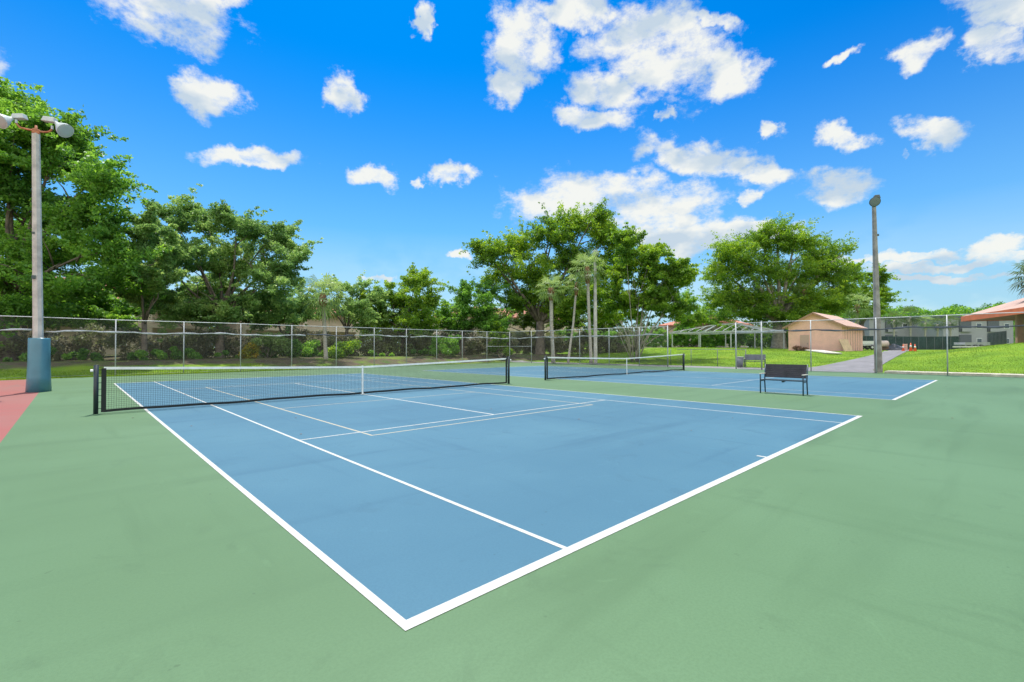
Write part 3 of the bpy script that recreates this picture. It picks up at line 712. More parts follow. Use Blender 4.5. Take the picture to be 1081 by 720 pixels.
# ---------------------------------------------------------------- fan palms
def frond_fan(c, out, L, blade, V, Fq, T, tone):
    """costapalmate frond: petiole then a fan of drooping leaflets"""
    o = np.array(out, float); o /= np.linalg.norm(o); side = np.cross(o, [0,0,1]); side /= (np.linalg.norm(side)+1e-6)
    upv = np.cross(side, o); hub = c+o*L*.50-np.array([0,0,.04])
    def tri(a, b, c_, d):
        n = len(V); V.extend([a,b,c_,d]); Fq.append((n,n+1,n+2,n+3)); T.append(np.clip(tone+rng.normal()*.12,0,1))
    w = .025; tri(c-side*w, c+side*w, hub+side*w*.7, hub-side*w*.7)
    n = 13
    for i in range(n):
        a = (i/(n-1)-.5)*2*1.75; d = o*math.cos(a)+side*math.sin(a)*.95; d /= np.linalg.norm(d)
        ln = blade*(.75+.25*math.cos(a))*rng.uniform(.85,1.1)
        m = hub+d*ln*.55+upv*.03; e = hub+d*ln*.9-np.array([0,0,ln*rng.uniform(.08,.38)])
        p = np.cross(d, upv); p = p/np.linalg.norm(p)*blade*.042
        tri(hub, m-p, e, m+p)
def palm(label, u, D, v_crown, crown_px, base_u=None, base_D=None, tr=.16, n=34, droop=.9, fm='frond', boots=True, group='fan palms', vb=None):
    base = on(base_u or u, base_D or D); c = at(u, v_crown, D); t = thing('fan_palm', label, 'palm', base, group)
    B = Vector(base); Cc = Vector(c); Rr = crown_px*D/F
    tip = Cc-Vector((0,0,Rr*.25)); m = B.lerp(tip,.5)+Vector((random.uniform(-.1,.1),random.uniform(-.1,.1),0))
    MB().tube([B-Vector((0,0,.2)), B+Vector((0,0,.3)), B.lerp(tip,.25), m, B.lerp(tip,.8), tip], [tr*1.45,tr*1.1,tr,tr*.95,tr,tr*1.05], 10).build('trunk', M['palmtrunk'], t, True)
    if boots:
        MB().tube([B.lerp(tip,.86), B.lerp(tip,.92), tip, tip+Vector((0,0,Rr*.2))], [tr*1.1,tr*1.9,tr*2.0,tr*1.1], 9).build('boots', M['boot'], t)
    V = []; Fq = []; T = []
    for i in range(n):
        z = 1-((i+.5)/n)*(1+droop); z = max(z, -.95); a = i*2.39996; rr = math.sqrt(max(0, 1-z*z)); 
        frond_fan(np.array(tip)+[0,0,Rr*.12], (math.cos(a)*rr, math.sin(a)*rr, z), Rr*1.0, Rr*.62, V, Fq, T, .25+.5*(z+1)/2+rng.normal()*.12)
    raw('crown', np.array(V), np.array(Fq), M[fm], t, {'tone': ('FACE', np.array(T))})
    return t
PG = 'fan palms by the courts'
palm('lone fan palm with a shaggy crown behind the back fence, left half', 341, 39, 308, 29, base_u=344, tr=.16, group=PG, n=30)
palm('short thick palm, leftmost of the three beside the pale pole', 581.5, 45, 302, 19, base_u=584, tr=.18, group=PG, n=24)
palm('tallest palm with its trunk right beside the slim pale pole', 620, 44.5, 280, 23, base_u=624, tr=.15, group=PG, n=28)
palm('leaning palm, its trunk slanting between the other two', 609, 46.5, 297, 17, base_u=600, base_D=44.5, tr=.11, group=PG, n=20)
palm('small grey-green palm against the ficus crown', 849, 72, 305, 13, tr=.16, n=20, group=PG)
palm('shaggy palm with a brown neck behind the pink shed roof', 905, 80, 320, 19, tr=.22, n=26, group=PG)
palm('dark palm reaching in at the right edge above the orange-edged roof', 1096, 62, 287, 26, tr=.2, n=34, fm='frondd', group=PG)
FG = 'far palms in front of the white apartments'
for u, v, r, w_ in ((944,335,11,'leftmost'), (961,331,13,'second from left and tallest'), (977,338,10,'third from left'), (990,340,9,'fourth from left'), (1003,338,10,'rightmost')):
    palm('%s of the row of far palms before the white apartments' % w_, u, 112, v, r, tr=.2, n=22, group=FG, boots=False, fm='frondd' if u != 977 else 'frond')

# ---------------------------------------------------------------- buildings
def wall_box(name, parent, x0, x1, y0, y1, z0, z1, m):
    return MB().box(((x0+x1)/2, (y0+y1)/2, (z0+z1)/2), (x1-x0, y1-y0, z1-z0)).build(name, M[m], parent)
def hip_roof(parent, x0, x1, y0, y1, z, hgt_, m, over=.7, name='roof', th=.22):
    x0 -= over; x1 += over; y0 -= over; y1 += over
    dx, dy = x1-x0, y1-y0; b = MB()
    if dx >= dy: ra, rb_ = (x0+dy/2, (y0+y1)/2), (x1-dy/2, (y0+y1)/2)
    else: ra, rb_ = ((x0+x1)/2, y0+dx/2), ((x0+x1)/2, y1-dx/2)
    A_, B_, C_, D_ = (x0,y0,z), (x1,y0,z), (x1,y1,z), (x0,y1,z); zr = z+hgt_
    Ra, Rb = (*ra, zr), (*rb_, zr)
    if dx >= dy: b.quad(A_,B_,Rb,Ra).quad(C_,D_,Ra,Rb).quad(D_,A_,Ra).quad(B_,C_,Rb)
    else: b.quad(D_,A_,Ra,Rb).quad(B_,C_,Rb,Ra).quad(A_,B_,Ra).quad(C_,D_,Rb)
    E = [(p[0],p[1],p[2]-th) for p in (A_,B_,C_,D_)]
    b.quad(E[3],E[2],E[1],E[0]).quad(E[0],E[1],B_,A_).quad(E[1],E[2],C_,B_).quad(E[2],E[3],D_,C_).quad(E[3],E[0],A_,D_)
    return b.build(name, M[m], parent)
def window_(parent, c, w, h, nx, ny, fm='white'):
    """framed window standing proud of a wall; (nx,ny) outward normal"""
    tx, ty = -ny, nx
    o = MB()
    for s0 in (-1, 1):
        o.box((c[0]+tx*s0*(w/2)+nx*.03, c[1]+ty*s0*(w/2)+ny*.03, c[2]), (.09,.09,h+.09), rz=math.atan2(ty,tx))
        o.box((c[0]+nx*.03, c[1]+ny*.03, c[2]+s0*h/2), (w-.09,.09,.09), rz=math.atan2(ty,tx))
    fr = o.build('window', M[fm], parent)
    MB().box((c[0]+nx*.012, c[1]+ny*.012, c[2]), (w-.09,.02,h-.09), rz=math.atan2(ty,tx)).build('pane', M['glass'], fr)
def house(label, x0, x1, y0, y1, eave, ridge, group='apartment houses beyond the trees', face='y'):
    z0 = float(terr((x0+x1)/2, (y0+y1)/2)); t = thing('apartment_house', label, 'building', ((x0+x1)/2, (y0+y1)/2, z0), group)
    wall_box('wall', t, x0, x1, y0, y1, z0-.5, eave-.22, 'stucco2')
    hip_roof(t, x0, x1, y0, y1, eave, ridge-eave, 'tile', 1.0)
    L = (x1-x0) if face == 'y' else (y1-y0); n = int(L/5)
    for i in range(n):
        s_ = (i+.5)*L/n
        for zz in (z0+1.5, z0+4.3):
            if zz+1 > eave-.3: continue
            if face == 'y': window_(t, (x0+s_, y0, zz), 1.5, 1.3, 0, -1)
            else: window_(t, (x0, y0+s_, zz), 1.5, 1.3, -1, 0)
    for i in range(n+1):
        s_ = i*L/n
        b = MB()
        if face == 'y': b.box((min(max(x0+s_, x0+.3), x1-.3), y0-.75, (z0+eave-.25)/2), (.45,.45,eave-z0-.25))
        else: b.box((x0-.75, min(max(y0+s_, y0+.3), y1-.3), (z0+eave-.25)/2), (.45,.45,eave-z0-.25))
        b.build('column', M['stucco2'], t)
    if face == 'y': MB().box(((x0+x1)/2, y0-.5, z0+2.95), (x1-x0, 1.0, .35)).build('balcony', M['stucco2'], t)
    else: MB().box((x0-.5, (y0+y1)/2, z0+2.95), (1.0, y1-y0, .35)).build('balcony', M['stucco2'], t)
    return t
house('beige house with a terracotta roof behind the tallest left tree', -32, 10, 62, 74, 6.4, 9.2)
house('beige columned house with a tiled roof behind the dusky tree and lone palm', 13, 27.5, 60, 70, 6.0, 8.3)
house('tile-roofed house behind the widest crown in the middle', 46, 74, 58, 69, 6.9, 8.9)
house('tile-roofed house between the stemmed tree and the ficus', 94, 106, 37, 50, 6.4, 8.9, face='x')

# pink shed
sz = .9; t = thing('shed', 'small pink stucco shed with a low gable roof on the lawn', 'shed', (62.3,13.5,sz))
x0, x1, y0, y1, ze, zp = 62.3, 73.2, 10.85, 16.3, 4.02, 5.45
ym = (y0+y1)/2
b = MB(); z0 = sz-.5
b.quad((x0,y1,z0),(x0,y0,z0),(x0,y0,ze),(x0,ym,zp),(x0,y1,ze)).quad((x1,y0,z0),(x1,y1,z0),(x1,y1,ze),(x1,ym,zp),(x1,y0,ze))
b.quad((x0,y0,z0),(x1,y0,z0),(x1,y0,ze),(x0,y0,ze)).quad((x1,y1,z0),(x0,y1,z0),(x0,y1,ze),(x1,y1,ze))
b.build('wall', M['stucco'], t)
ov = .5; sl = (zp-ze)/(y1-ym); b = MB(); th = .12
for sg in (-1, 1):
    ye = (y1+ov) if sg > 0 else (y0-ov); zz = ze-sl*ov+.02; r_ = (x0-.45, x1+.45)
    P_ = [(r_[0],ye,zz),(r_[1],ye,zz),(r_[1],ym,zp+.02),(r_[0],ym,zp+.02)]; Q_ = [(p[0],p[1],p[2]+th) for p in P_]
    b.quad(*Q_).quad(*P_[::-1]).quad(P_[0],P_[1],Q_[1],Q_[0]).quad(P_[3],P_[0],Q_[0],Q_[3]).quad(P_[1],P_[2],Q_[2],Q_[1])
b.build('roof', M['shingle'], t)
b = MB()
for sg in (-1, 1):
    ye = (y1+ov) if sg > 0 else (y0-ov); b.beam((x0-.47,ye,ze-sl*ov+.02),(x0-.47,ym,zp+.02),.05,.2)
b.beam((x0-.4,y0-ov-.02,ze-sl*ov+.03),(x1+.4,y0-ov-.02,ze-sl*ov+.03),.05,.16)
b.build('fascia', M['brick'], t)
dr = MB().box((x0-.03, 14.55, sz+1.05), (.07, .95, 2.0)).build('door', mat('pink_door', (.52,.34,.28), .7), t)
MB().box((x0-.09, 14.25, sz+1.0), (.05,.06,.14)).build('handle', M['galvd'], dr)
for k in range(7): MB().box((63.6+k*1.3, y0-.03, sz+1.3), (.10,.06,3.4)).build('batten', mat('batten_paint', (.60,.43,.35), .85) if k == 0 else bpy.data.materials['batten_paint'], t)
p = ground_at(893.5, 373.5)
b = MB(); b.box((0,0,0), (1.05,.05,1.6)); o = b.build('plywood_sheet', M['ply'], None, bevel=.005)
o.location = (61.95, 10.42, float(terr(62.,10.3))+.70); o.rotation_euler = (math.radians(-30), 0, math.radians(-38)); tag(o, 'plywood sheet leaning against the right corner of the pink shed', 'board')
p = ground_at(866, 372.5)
b = MB(); z = float(terr(59.5,13))+.05
pts = [ground_at(u, v) for u, v in ((849,370.6),(868,371.2),(889,374.6),(872,374.0))]
b.f.append((0,1,2,3)); b.v = [(q[0],q[1],float(terr(q[0],q[1]))+.08) for q in pts]; o = b.build('concrete_slab', M['slab'])
sm = o.modifiers.new('thick','SOLIDIFY'); sm.thickness = .1; struct(o)
for i, (u, D, w, h) in enumerate(((842,55.6,.7,.6), (850,55.2,.35,.35))):
    base = on(u, D); 
    shrub('dead_shrub', ['brown dead shrub at the shed front corner', 'tiny brown weed patch beside the shed door'][i], 'shrub', u, D, w, h, 500, .2, 'boot' , clr=(.2,.35))

# steel frame shelter
x0, x1, y0, y1 = 66, 75, 20.6, 33.4; z0 = 1.3; ze = 3.62; zp = 5.0
t = thing('steel_frame_shelter', 'bare pale steel frame of a hipped shelter standing on the lawn', 'shelter', ((x0+x1)/2, (y0+y1)/2, z0))
for x in (x0, x1):
    for y in (y0, 24.6, 29.0, y1): MB().box((x, y, (terr(x,y)+ze)/2), (.13,.13,ze-float(terr(x,y)))).build('post', M['paintsteel'], t)
b = MB()
for x in (x0, x1): b.beam((x,y0-.3,ze+.09),(x,y1+.3,ze+.09),.16,.2)
for y in (y0-.2, y1+.2): b.beam((x0,y,ze+.09),(x1,y,ze+.09),.15,.19)
b.build('eave_beam', M['paintsteel'], t)
r1, r2 = (70.5, 25.6, zp), (70.5, 28.4, zp); b = MB()
b.beam(r1, r2, .12, .14)
for (x, y), r_ in (((x0,y0),r1),((x1,y0),r1),((x0,y1),r2),((x1,y1),r2)): b.beam((x,y,ze+.2), r_, .11,.13)
for f in (.1,.2,.3,.4,.5,.6,.7,.8,.9):
    for x in (x0, x1):
        y = y0+(y1-y0)*f; tt = min(1, min(y-y0, y1-y)/5.0); yr = min(max(y, 25.6), 28.4)
        b.beam((x,y,ze+.2), (x+(70.5-x)*tt, y if tt < 1 else yr, ze+.2+(zp-ze-.2)*tt), .055,.08)
for y in (22.5, 27, 31.5): b.beam((x0,y,ze+.1),(x1,y,ze+.1),.08,.1)
for x in (67.5,69,72,73.5):
    b.beam((x,y0+.0,ze+.15),(x, y0+(abs(x-70.5)<4)*(4.5-abs(x-70.5))*1.1, ze+.2+(zp-ze-.2)*(4.5-abs(x-70.5))/4.5),.08,.1)
b.build('rafters', M['paintsteel'], t)

# clubhouse with orange fascia
t = thing('clubhouse', 'low building with an orange roof edge at the right, open porch end', 'building', (85,-3,2))
P0 = Vector((102.6,3.1,0)); dr_ = Vector((-.946,-.325,0)); nn = Vector((.325,-.946,0)); Lc, Dc = 50, 17
zb, ztp = 5.55, 6.35
c4 = [P0, P0+dr_*Lc, P0+dr_*Lc+nn*Dc, P0+nn*Dc]
b = MB()
for i in range(4):
    a_, b_ = c4[i], c4[(i+1)%4]; b.beam(a_+UP*((zb+ztp)/2), b_+UP*((zb+ztp)/2), .12, ztp-zb)
b.build('fascia', M['fascia'], t)
b = MB(); ins = Dc/2; r1 = P0+dr_*ins+nn*ins+UP*(ztp+3.6); r2 = P0+dr_*(Lc-ins)+nn*ins+UP*(ztp+3.6); e = [q+UP*ztp for q in c4]
b.quad(e[1],e[0],r1,r2).quad(e[3],e[2],r2,r1).quad(e[0],e[3],r1).quad(e[2],e[1],r2)
b.build('roof', M['clubroof'], t)
b = MB(); lo = [q+UP*(zb+.12) for q in c4]; b.quad(*lo); b.build('soffit', M['trimdark'], t)
for s_ in (16.0, 22, 28, 34, 40):
    q = P0+dr_*s_+nn*1.0; MB().box((q.x,q.y,(1.2+zb)/2), (.62,.62,zb-1.2+.2), rz=math.atan2(dr_.y,dr_.x)).build('column', M['brick'], t)
for s_ in (1.0, 8.5): 
    q = P0+dr_*s_+nn*(Dc-1.5); MB().box((q.x,q.y,(1.2+zb)/2), (.5,.5,zb-1.2+.2), rz=math.atan2(dr_.y,dr_.x)).build('column', M['brick'], t)
w0 = P0+dr_*17+nn*2.6; w1 = P0+dr_*48+nn*2.6; w2 = w1+nn*12; w3 = w0+nn*12
b = MB()
for a_, b_ in ((w0,w1),(w1,w2),(w2,w3),(w3,w0)): b.quad(a_+UP*.8, b_+UP*.8, b_+UP*(zb+.1), a_+UP*(zb+.1))
b.build('wall', M['brown'], t)
for k in range(9):
    a_ = w0+dr_*(1.0+k*3.3)-nn*.04; c_ = a_+dr_*1.3+UP*3.6
    fr = MB().box(c_, (2.7,.06,2.9), rz=math.atan2(dr_.y,dr_.x)).build('window', M['trimdark'], t)
    MB().box(c_-nn*.035, (2.5,.03,2.7), rz=math.atan2(dr_.y,dr_.x)).build('pane', M['glass'], fr)
MB().box(P0+dr_*9+nn*7+UP*1.5, (19,16,.2), rz=math.atan2(dr_.y,dr_.x)).build('floor_slab', M['slab'], t)

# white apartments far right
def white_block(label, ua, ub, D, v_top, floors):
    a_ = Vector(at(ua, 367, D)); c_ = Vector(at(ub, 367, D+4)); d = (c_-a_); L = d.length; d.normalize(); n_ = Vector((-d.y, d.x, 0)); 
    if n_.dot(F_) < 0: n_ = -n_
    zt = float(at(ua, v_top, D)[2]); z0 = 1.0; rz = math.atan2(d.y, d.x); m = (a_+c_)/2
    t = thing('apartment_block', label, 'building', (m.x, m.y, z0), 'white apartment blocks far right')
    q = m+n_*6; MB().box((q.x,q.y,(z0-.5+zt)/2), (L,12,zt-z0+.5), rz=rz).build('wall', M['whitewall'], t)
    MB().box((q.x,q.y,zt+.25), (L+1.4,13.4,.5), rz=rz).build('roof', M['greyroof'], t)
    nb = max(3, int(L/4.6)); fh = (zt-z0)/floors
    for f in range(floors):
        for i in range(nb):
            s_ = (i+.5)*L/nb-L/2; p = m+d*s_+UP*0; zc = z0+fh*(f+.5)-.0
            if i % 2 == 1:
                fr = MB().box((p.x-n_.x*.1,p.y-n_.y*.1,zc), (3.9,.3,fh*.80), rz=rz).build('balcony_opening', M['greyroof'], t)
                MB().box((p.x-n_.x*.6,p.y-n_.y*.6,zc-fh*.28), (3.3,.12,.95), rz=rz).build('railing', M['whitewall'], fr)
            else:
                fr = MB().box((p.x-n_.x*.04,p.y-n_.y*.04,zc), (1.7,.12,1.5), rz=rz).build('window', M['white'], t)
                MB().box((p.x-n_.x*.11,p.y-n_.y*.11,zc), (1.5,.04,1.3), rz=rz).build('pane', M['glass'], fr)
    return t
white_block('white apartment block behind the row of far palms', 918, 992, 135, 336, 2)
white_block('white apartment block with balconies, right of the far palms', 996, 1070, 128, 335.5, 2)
# green screen fences
def screen_fence(label, ua, ub, D0, D1, h):
    A_ = Vector(on(ua, D0)); B_ = Vector(on(ub, D1)); t = thing('screened_fence', label, 'fence', tuple(A_), 'dark green screened fences')
    n = 14; b = MB(); pb = []
    for i in range(n):
        a_ = A_.lerp(B_, i/n); c_ = A_.lerp(B_, (i+1)/n); za = float(terr(a_.x,a_.y)); zc = float(terr(c_.x,c_.y)); w = Vector((0,.06*math.sin(i*1.7),0))
        b.quad((a_.x,a_.y,za+.05),(c_.x,c_.y,zc+.05),(c_.x,c_.y,zc+h),(a_.x,a_.y,za+h))
    o = b.build('screen', M['screen'], t); o.modifiers.new('thick','SOLIDIFY').thickness = .02
    for i in range(n+1):
        a_ = A_.lerp(B_, i/n); za = float(terr(a_.x,a_.y)); MB().tube([(a_.x,a_.y+.05,za-.1),(a_.x,a_.y+.05,za+h+.05)], .035, 6).build('post', M['galvd'], t)
    b = MB(); b.beam(tuple(A_+UP*h), tuple(B_+UP*h), .05, .05); b.build('top_rail', M['galvd'], t)
screen_fence('dark green screened fence behind the cones, below the far palms', 900, 1013, 92, 84, 2.45)
screen_fence('short dark green screened panel left of the tan column', 1043, 1063, 80, 78, 2.4)
# cones
CG = 'traffic cones at the end of the path'
def cone(label, u, D, s_=1, tilt=0):
    base = on(u, D, .03); t = thing('traffic_cone', label, 'traffic cone', (0,0,0), CG)
    MB().box((0,0,.02), (.42*s_,.42*s_,.04)).build('base', M['cone'], t)
    bd = MB().tube([(0,0,.04),(0,0,.85*s_)], [.16*s_,.03*s_], 14).build('body', M['cone'], t, True)
    MB().tube([(0,0,.42*s_),(0,0,.60*s_)], [.1015*s_,.0755*s_], 14).build('collar', M['white'], bd, True)
    t.location = base; t.rotation_euler = (tilt,0,.3)
cone('orange cone, leftmost at the end of the asphalt path', 953.5, 60, .95)
cone('orange cone, middle one at the end of the asphalt path', 961.5, 59, 1.2)
cone('orange cone, rightmost beside the grass edge', 966, 58, 1.05)
# tarp heap, tank, trailer
base = on(944, 66); 
V = []; n = 26; X, Y = np.meshgrid(np.linspace(-1,1,n), np.linspace(-1,1,n)); r2_ = np.maximum(0, 1-(X**2+Y**2)); Z = np.sqrt(r2_)*1.0*(.7+.3*np.sin(X*5+1)*np.cos(Y*4))+.04*np.sin(X*14)*np.sin(Y*11)
V = np.stack([base[0]+X*1.1, base[1]+Y*1.6, base[2]-.05+Z], -1).reshape(-1,3); i, j = np.meshgrid(np.arange(n-1), np.arange(n-1)); a_ = (j*n+i).ravel()
o = raw('tarp_heap', V, np.stack([a_,a_+1,a_+1+n,a_+n],1), M['tarp'], smooth=True); tag(o, 'dark tarp-covered heap at the end of the path, left of the cones', 'tarp')
base = on(932, 66); t = thing('water_tank', 'rounded pinkish white tank at the end of the path', 'tank', base)
B = Vector(base); ax_ = Vector((R_.x,R_.y,0))
MB().lathe(B+UP*.95-ax_*.75, ax_, [(0,.1),(.06,.3),(.2,.45),(1.3,.45),(1.44,.3),(1.5,.1)], 18).build('tank_body', mat('tank_paint', (.62,.50,.44), .5), t, True)
for s_ in (-.45,.45): MB().box(B+ax_*s_+UP*.28, (.12,.7,.56)).build('stand', M['brown'], t)
for i, (u, D, w, h) in enumerate(((939,67,.6,.9), (927,67,.7,.8), (949,66,.8,.5), (955.5,64,.35,.9))):
    base = on(u, D); t = thing('crate', ['brown timber crate right of the rounded tank', 'brown timber crate left of the rounded tank', 'low pale crate right of the tarp heap', 'upright pale crate beside the leftmost cone'][i], 'crate', base)
    mm = 'brown' if i < 2 else 'stucco'
    for k in range(4): MB().box((base[0], base[1], base[2]+h*(k+.5)/4), (w, w, h/4-.04)).build('slat', M[mm], t)
    for sx in (-1,1):
        for sy in (-1,1): MB().box((base[0]+sx*(w/2+.02), base[1]+sy*(w/2+.02), base[2]+h/2), (.06,.06,h)).build('corner_post', M[mm], t)
def trailer(label, u, D, L, hh, bodym):
    base = on(u, D); t = thing('trailer', label, 'trailer', (0,0,0), 'trailers behind the lawn')
    MB().box((0,0,.75), (L,2.0,.16)).build('bed', M[bodym], t, bevel=.02)
    for y in (-.98,.98): MB().box((0,y,1.0+hh/2-.1), (L,.06,hh)).build('side_panel', M[bodym], t)
    for x in (-L*.12, L*.12):
        for y in (-1.08,1.08):
            wv = MB().lathe((x,y-.1,.38), (0,1,0), [(0,.28),(.02,.38),(.18,.38),(.2,.28)], 18).build('wheel', M['tyre'], t, True)
            MB().lathe((x,y-.115,.38), (0,1,0), [(0,.14),(.01,.18),(.22,.18),(.23,.14)], 14).build('hub', M['white'], wv, True)
    b = MB(); b.beam((L/2,.5,.7),(L/2+1.2,0,.6),.1,.1); b.beam((L/2,-.5,.7),(L/2+1.2,0,.6),.1,.1); b.build('drawbar', M['galvd'], t)
    t.location = base; t.rotation_euler = (0,0,math.atan2(RM[0][1],RM[0][0]))
trailer('white flat trailer parked behind the lawn, under the porch roof end', 1026, 79, 4.2, .22, 'galv')
trailer('white trailer half hidden behind the shed and the tall pole', 918, 76, 3.6, .5, 'white')
# far tree line
def treeline():
    C = []; 
    for k in range(900):
        u = rng.uniform(880, 1180); D = rng.uniform(210, 320); vv = 327-5*math.exp(-((u-1062)/40)**2)+1.5*math.sin(u*.11)
        p = at(u, rng.uniform(vv, 368), D); C.append(p)
    C = np.array(C); V, Fq, tone = leaves(C, rng.uniform(1.6,3.4,len(C)), 80000, 1.1, .8, None, .4)
    o = raw('distant_woods', V, Fq, M['leafA'], attr={'tone': ('FACE', tone)}); o['kind'] = 'stuff'; tag(o, 'low distant line of trees on the horizon at the right', 'woods')
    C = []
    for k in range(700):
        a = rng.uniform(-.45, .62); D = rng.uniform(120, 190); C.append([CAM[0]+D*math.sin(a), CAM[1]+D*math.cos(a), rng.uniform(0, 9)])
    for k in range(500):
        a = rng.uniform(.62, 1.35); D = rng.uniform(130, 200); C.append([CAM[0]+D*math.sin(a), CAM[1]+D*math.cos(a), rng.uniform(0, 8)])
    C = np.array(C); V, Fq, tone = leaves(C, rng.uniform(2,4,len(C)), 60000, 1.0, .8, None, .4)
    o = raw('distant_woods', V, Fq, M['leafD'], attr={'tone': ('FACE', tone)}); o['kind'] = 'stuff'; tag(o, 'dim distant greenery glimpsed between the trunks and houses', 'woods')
treeline()

# grass blades on the strips nearest to the courts
def grass():
    n = 190000
    x = np.concatenate([rng.uniform(-16, 34, n//2), 33+ (rng.random(n//2)**1.5)*36]); y = np.concatenate([rng.uniform(29.9, 37.5, n//2), rng.uniform(-20, 34, n//2)])
    edge = 30.2+(x+2.1)*(2.9/34.2)
    keep = np.where(np.arange(n) < n//2, (y > edge+.02) & (y < np.where(x < 9, 35.2, 33.3)+.5*np.sin(x*.9)), (x > 33.35) & (y < 31.5))
    keep &= ~((x > 32) & (x < 35.05) & (y > 2.8) & (y < 34))
    # keep the blades off the asphalt
    L_ = np.array(gl); Rr = np.array(gr_); 
    yl = np.interp(x, np.r_[34.6, L_[:,0]], np.r_[8.2, L_[:,1]]); yr = np.interp(x, np.r_[32.8, Rr[:,0]], np.r_[3., Rr[:,1]])
    keep &= ~((x > 33) & (y < yl+.1) & (y > yr-.1) & (x < 75))
    x, y = x[keep], y[keep]; n = len(x); z = terr(x, y)
    h = rng.uniform(.03, .085, n); a = rng.uniform(0, 2*np.pi, n); w = .018
    dx, dy = np.cos(a)*w, np.sin(a)*w; lx, ly = rng.normal(size=n)*.03, rng.normal(size=n)*.03
    V = np.stack([np.stack([x-dx, y-dy, z], 1), np.stack([x+dx, y+dy, z], 1), np.stack([x+lx, y+ly, z+h], 1)], 1).reshape(-1,3)
    tone = np.clip(.5+.22*np.sin(x*.5+np.sin(y*.4)*2)*np.sin(y*.6+np.sin(x*.3))+rng.normal(size=n)*.1, 0, 1)
    o = raw('grass', V, np.arange(n*3).reshape(-1,3), M['blade'], attr={'tone': ('FACE', tone)}); o['kind'] = 'stuff'; tag(o, 'bright green grass growing round the court fences', 'grass')
grass()
def fallen_leaves():
    n = 150; x = rng.uniform(-9, 31, n); y = rng.uniform(-1.5, 30, n)**1.0; a = rng.uniform(0, 6.28, n); l = rng.uniform(.015, .04, n); w_ = l*.45
    c, s_ = np.cos(a), np.sin(a); z = .006+0*x
    V = np.stack([np.stack([x-c*l, y-s_*l, z+.003], 1), np.stack([x+s_*w_, y-c*w_, z+.010], 1), np.stack([x+c*l, y+s_*l, z+.004], 1), np.stack([x-s_*w_, y+c*w_, z+.008], 1)], 1).reshape(-1,3)
    o = raw('fallen_leaves', V, np.arange(n*4).reshape(-1,4), M['brown']); o['kind'] = 'stuff'; tag(o, 'tiny dry brown leaves scattered over the courts', 'leaves')
fallen_leaves()

# ---------------------------------------------------------------- sky, sun
SUN_EL, SUN_AZ = math.radians(70), math.atan2(.42, .907)     # azimuth from +Y towards +X
w = bpy.data.worlds.new('World'); scn.world = w; w.use_nodes = True
nt = w.node_tree; N = nt.nodes; L = nt.links; N.clear()
out = N.new('ShaderNodeOutputWorld')
sky = N.new('ShaderNodeTexSky'); sky.sky_type = 'NISHITA'; sky.sun_disc = False; sky.sun_elevation = SUN_EL; sky.sun_rotation = SUN_AZ
sky.air_density = 1.0; sky.dust_density = .6; sky.ozone_density = 3.0
hs = N.new('ShaderNodeHueSaturation'); hs.inputs['Saturation'].default_value = 1.3; hs.inputs['Value'].default_value = 1.0; L.new(sky.outputs[0], hs.inputs['Color'])
gm = N.new('ShaderNodeMix'); gm.data_type = 'RGBA'; gm.blend_type = 'MULTIPLY'; gm.inputs[0].default_value = 1; gm.inputs[7].default_value = (.0,.90,1.34,1); L.new(hs.outputs[0], gm.inputs[6])
bg = N.new('ShaderNodeBackground'); bg.inputs[1].default_value = .092; L.new(gm.outputs[2], bg.inputs[0])
tc = N.new('ShaderNodeTexCoord'); sx = N.new('ShaderNodeSeparateXYZ'); L.new(tc.outputs['Generated'], sx.inputs[0])
def mth(op, a, b=None, c=None, clamp=False):
    n = N.new('ShaderNodeMath'); n.operation = op; n.use_clamp = clamp
    for i, v in enumerate((a, b, c)):
        if v is None: continue
        if isinstance(v, (int, float)): n.inputs[i].default_value = v
        else: L.new(v, n.inputs[i])
    return n.outputs[0]
az = mth('ARCTAN2', sx.outputs[0], sx.outputs[1]); el = mth('ARCSINE', sx.outputs[2])
cv = N.new('ShaderNodeCombineXYZ'); L.new(az, cv.inputs[0]); L.new(el, cv.inputs[1])
# clouds: (u, v, half width, half height, tilt deg)
CL = [(180,18,80,36,8),(200,0,70,22,0),(222,98,42,24,25),(364,101,26,25,20),(268,166,58,11,6),(395,185,24,13,0),(476,188,20,12,-8),(443,190,12,6,0),(445,22,10,22,30),
 (555,40,42,56,-15),(540,90,34,22,-30),(690,55,90,60,8),(640,95,45,26,10),(620,126,52,15,3),(770,75,38,32,20),(750,20,40,12,8),(600,10,60,20,0),
 (735,165,66,20,8),(795,182,40,14,8),(665,205,126,26,0),(600,212,66,22,0),(660,228,110,18,0),(735,250,120,20,0),(800,245,60,10,0),(815,138,17,10,-10),(788,210,14,10,0),
 (890,142,26,16,5),(973,137,36,19,10),(940,157,8,5,0),(883,196,58,22,-8),(975,52,32,20,-15),(1050,12,66,22,10),(1050,50,38,24,20),(895,55,25,6,-20),
 (960,272,100,8,-5),(1065,258,50,14,-8),(950,283,90,6,-2),(1000,294,120,5,0),(1030,279,70,7,-3),(486,268,18,6,10),(401,296,20,5,0),(712,121,12,8,0),(1160,60,60,40,0),(-60,60,60,30,0),(640,-40,140,30,0),(1075,272,40,10,0)]
dmin = None
nd = N.new('ShaderNodeTexNoise'); nd.inputs['Scale'].default_value = 8; nd.inputs['Detail'].default_value = 5; L.new(cv.outputs[0], nd.inputs['Vector'])
wv = N.new('ShaderNodeVectorMath'); wv.operation = 'MULTIPLY_ADD'; L.new(nd.outputs['Color'], wv.inputs[0]); wv.inputs[1].default_value = (.11,.07,0); wv.inputs[2].default_value = (-.055,-.035,0)
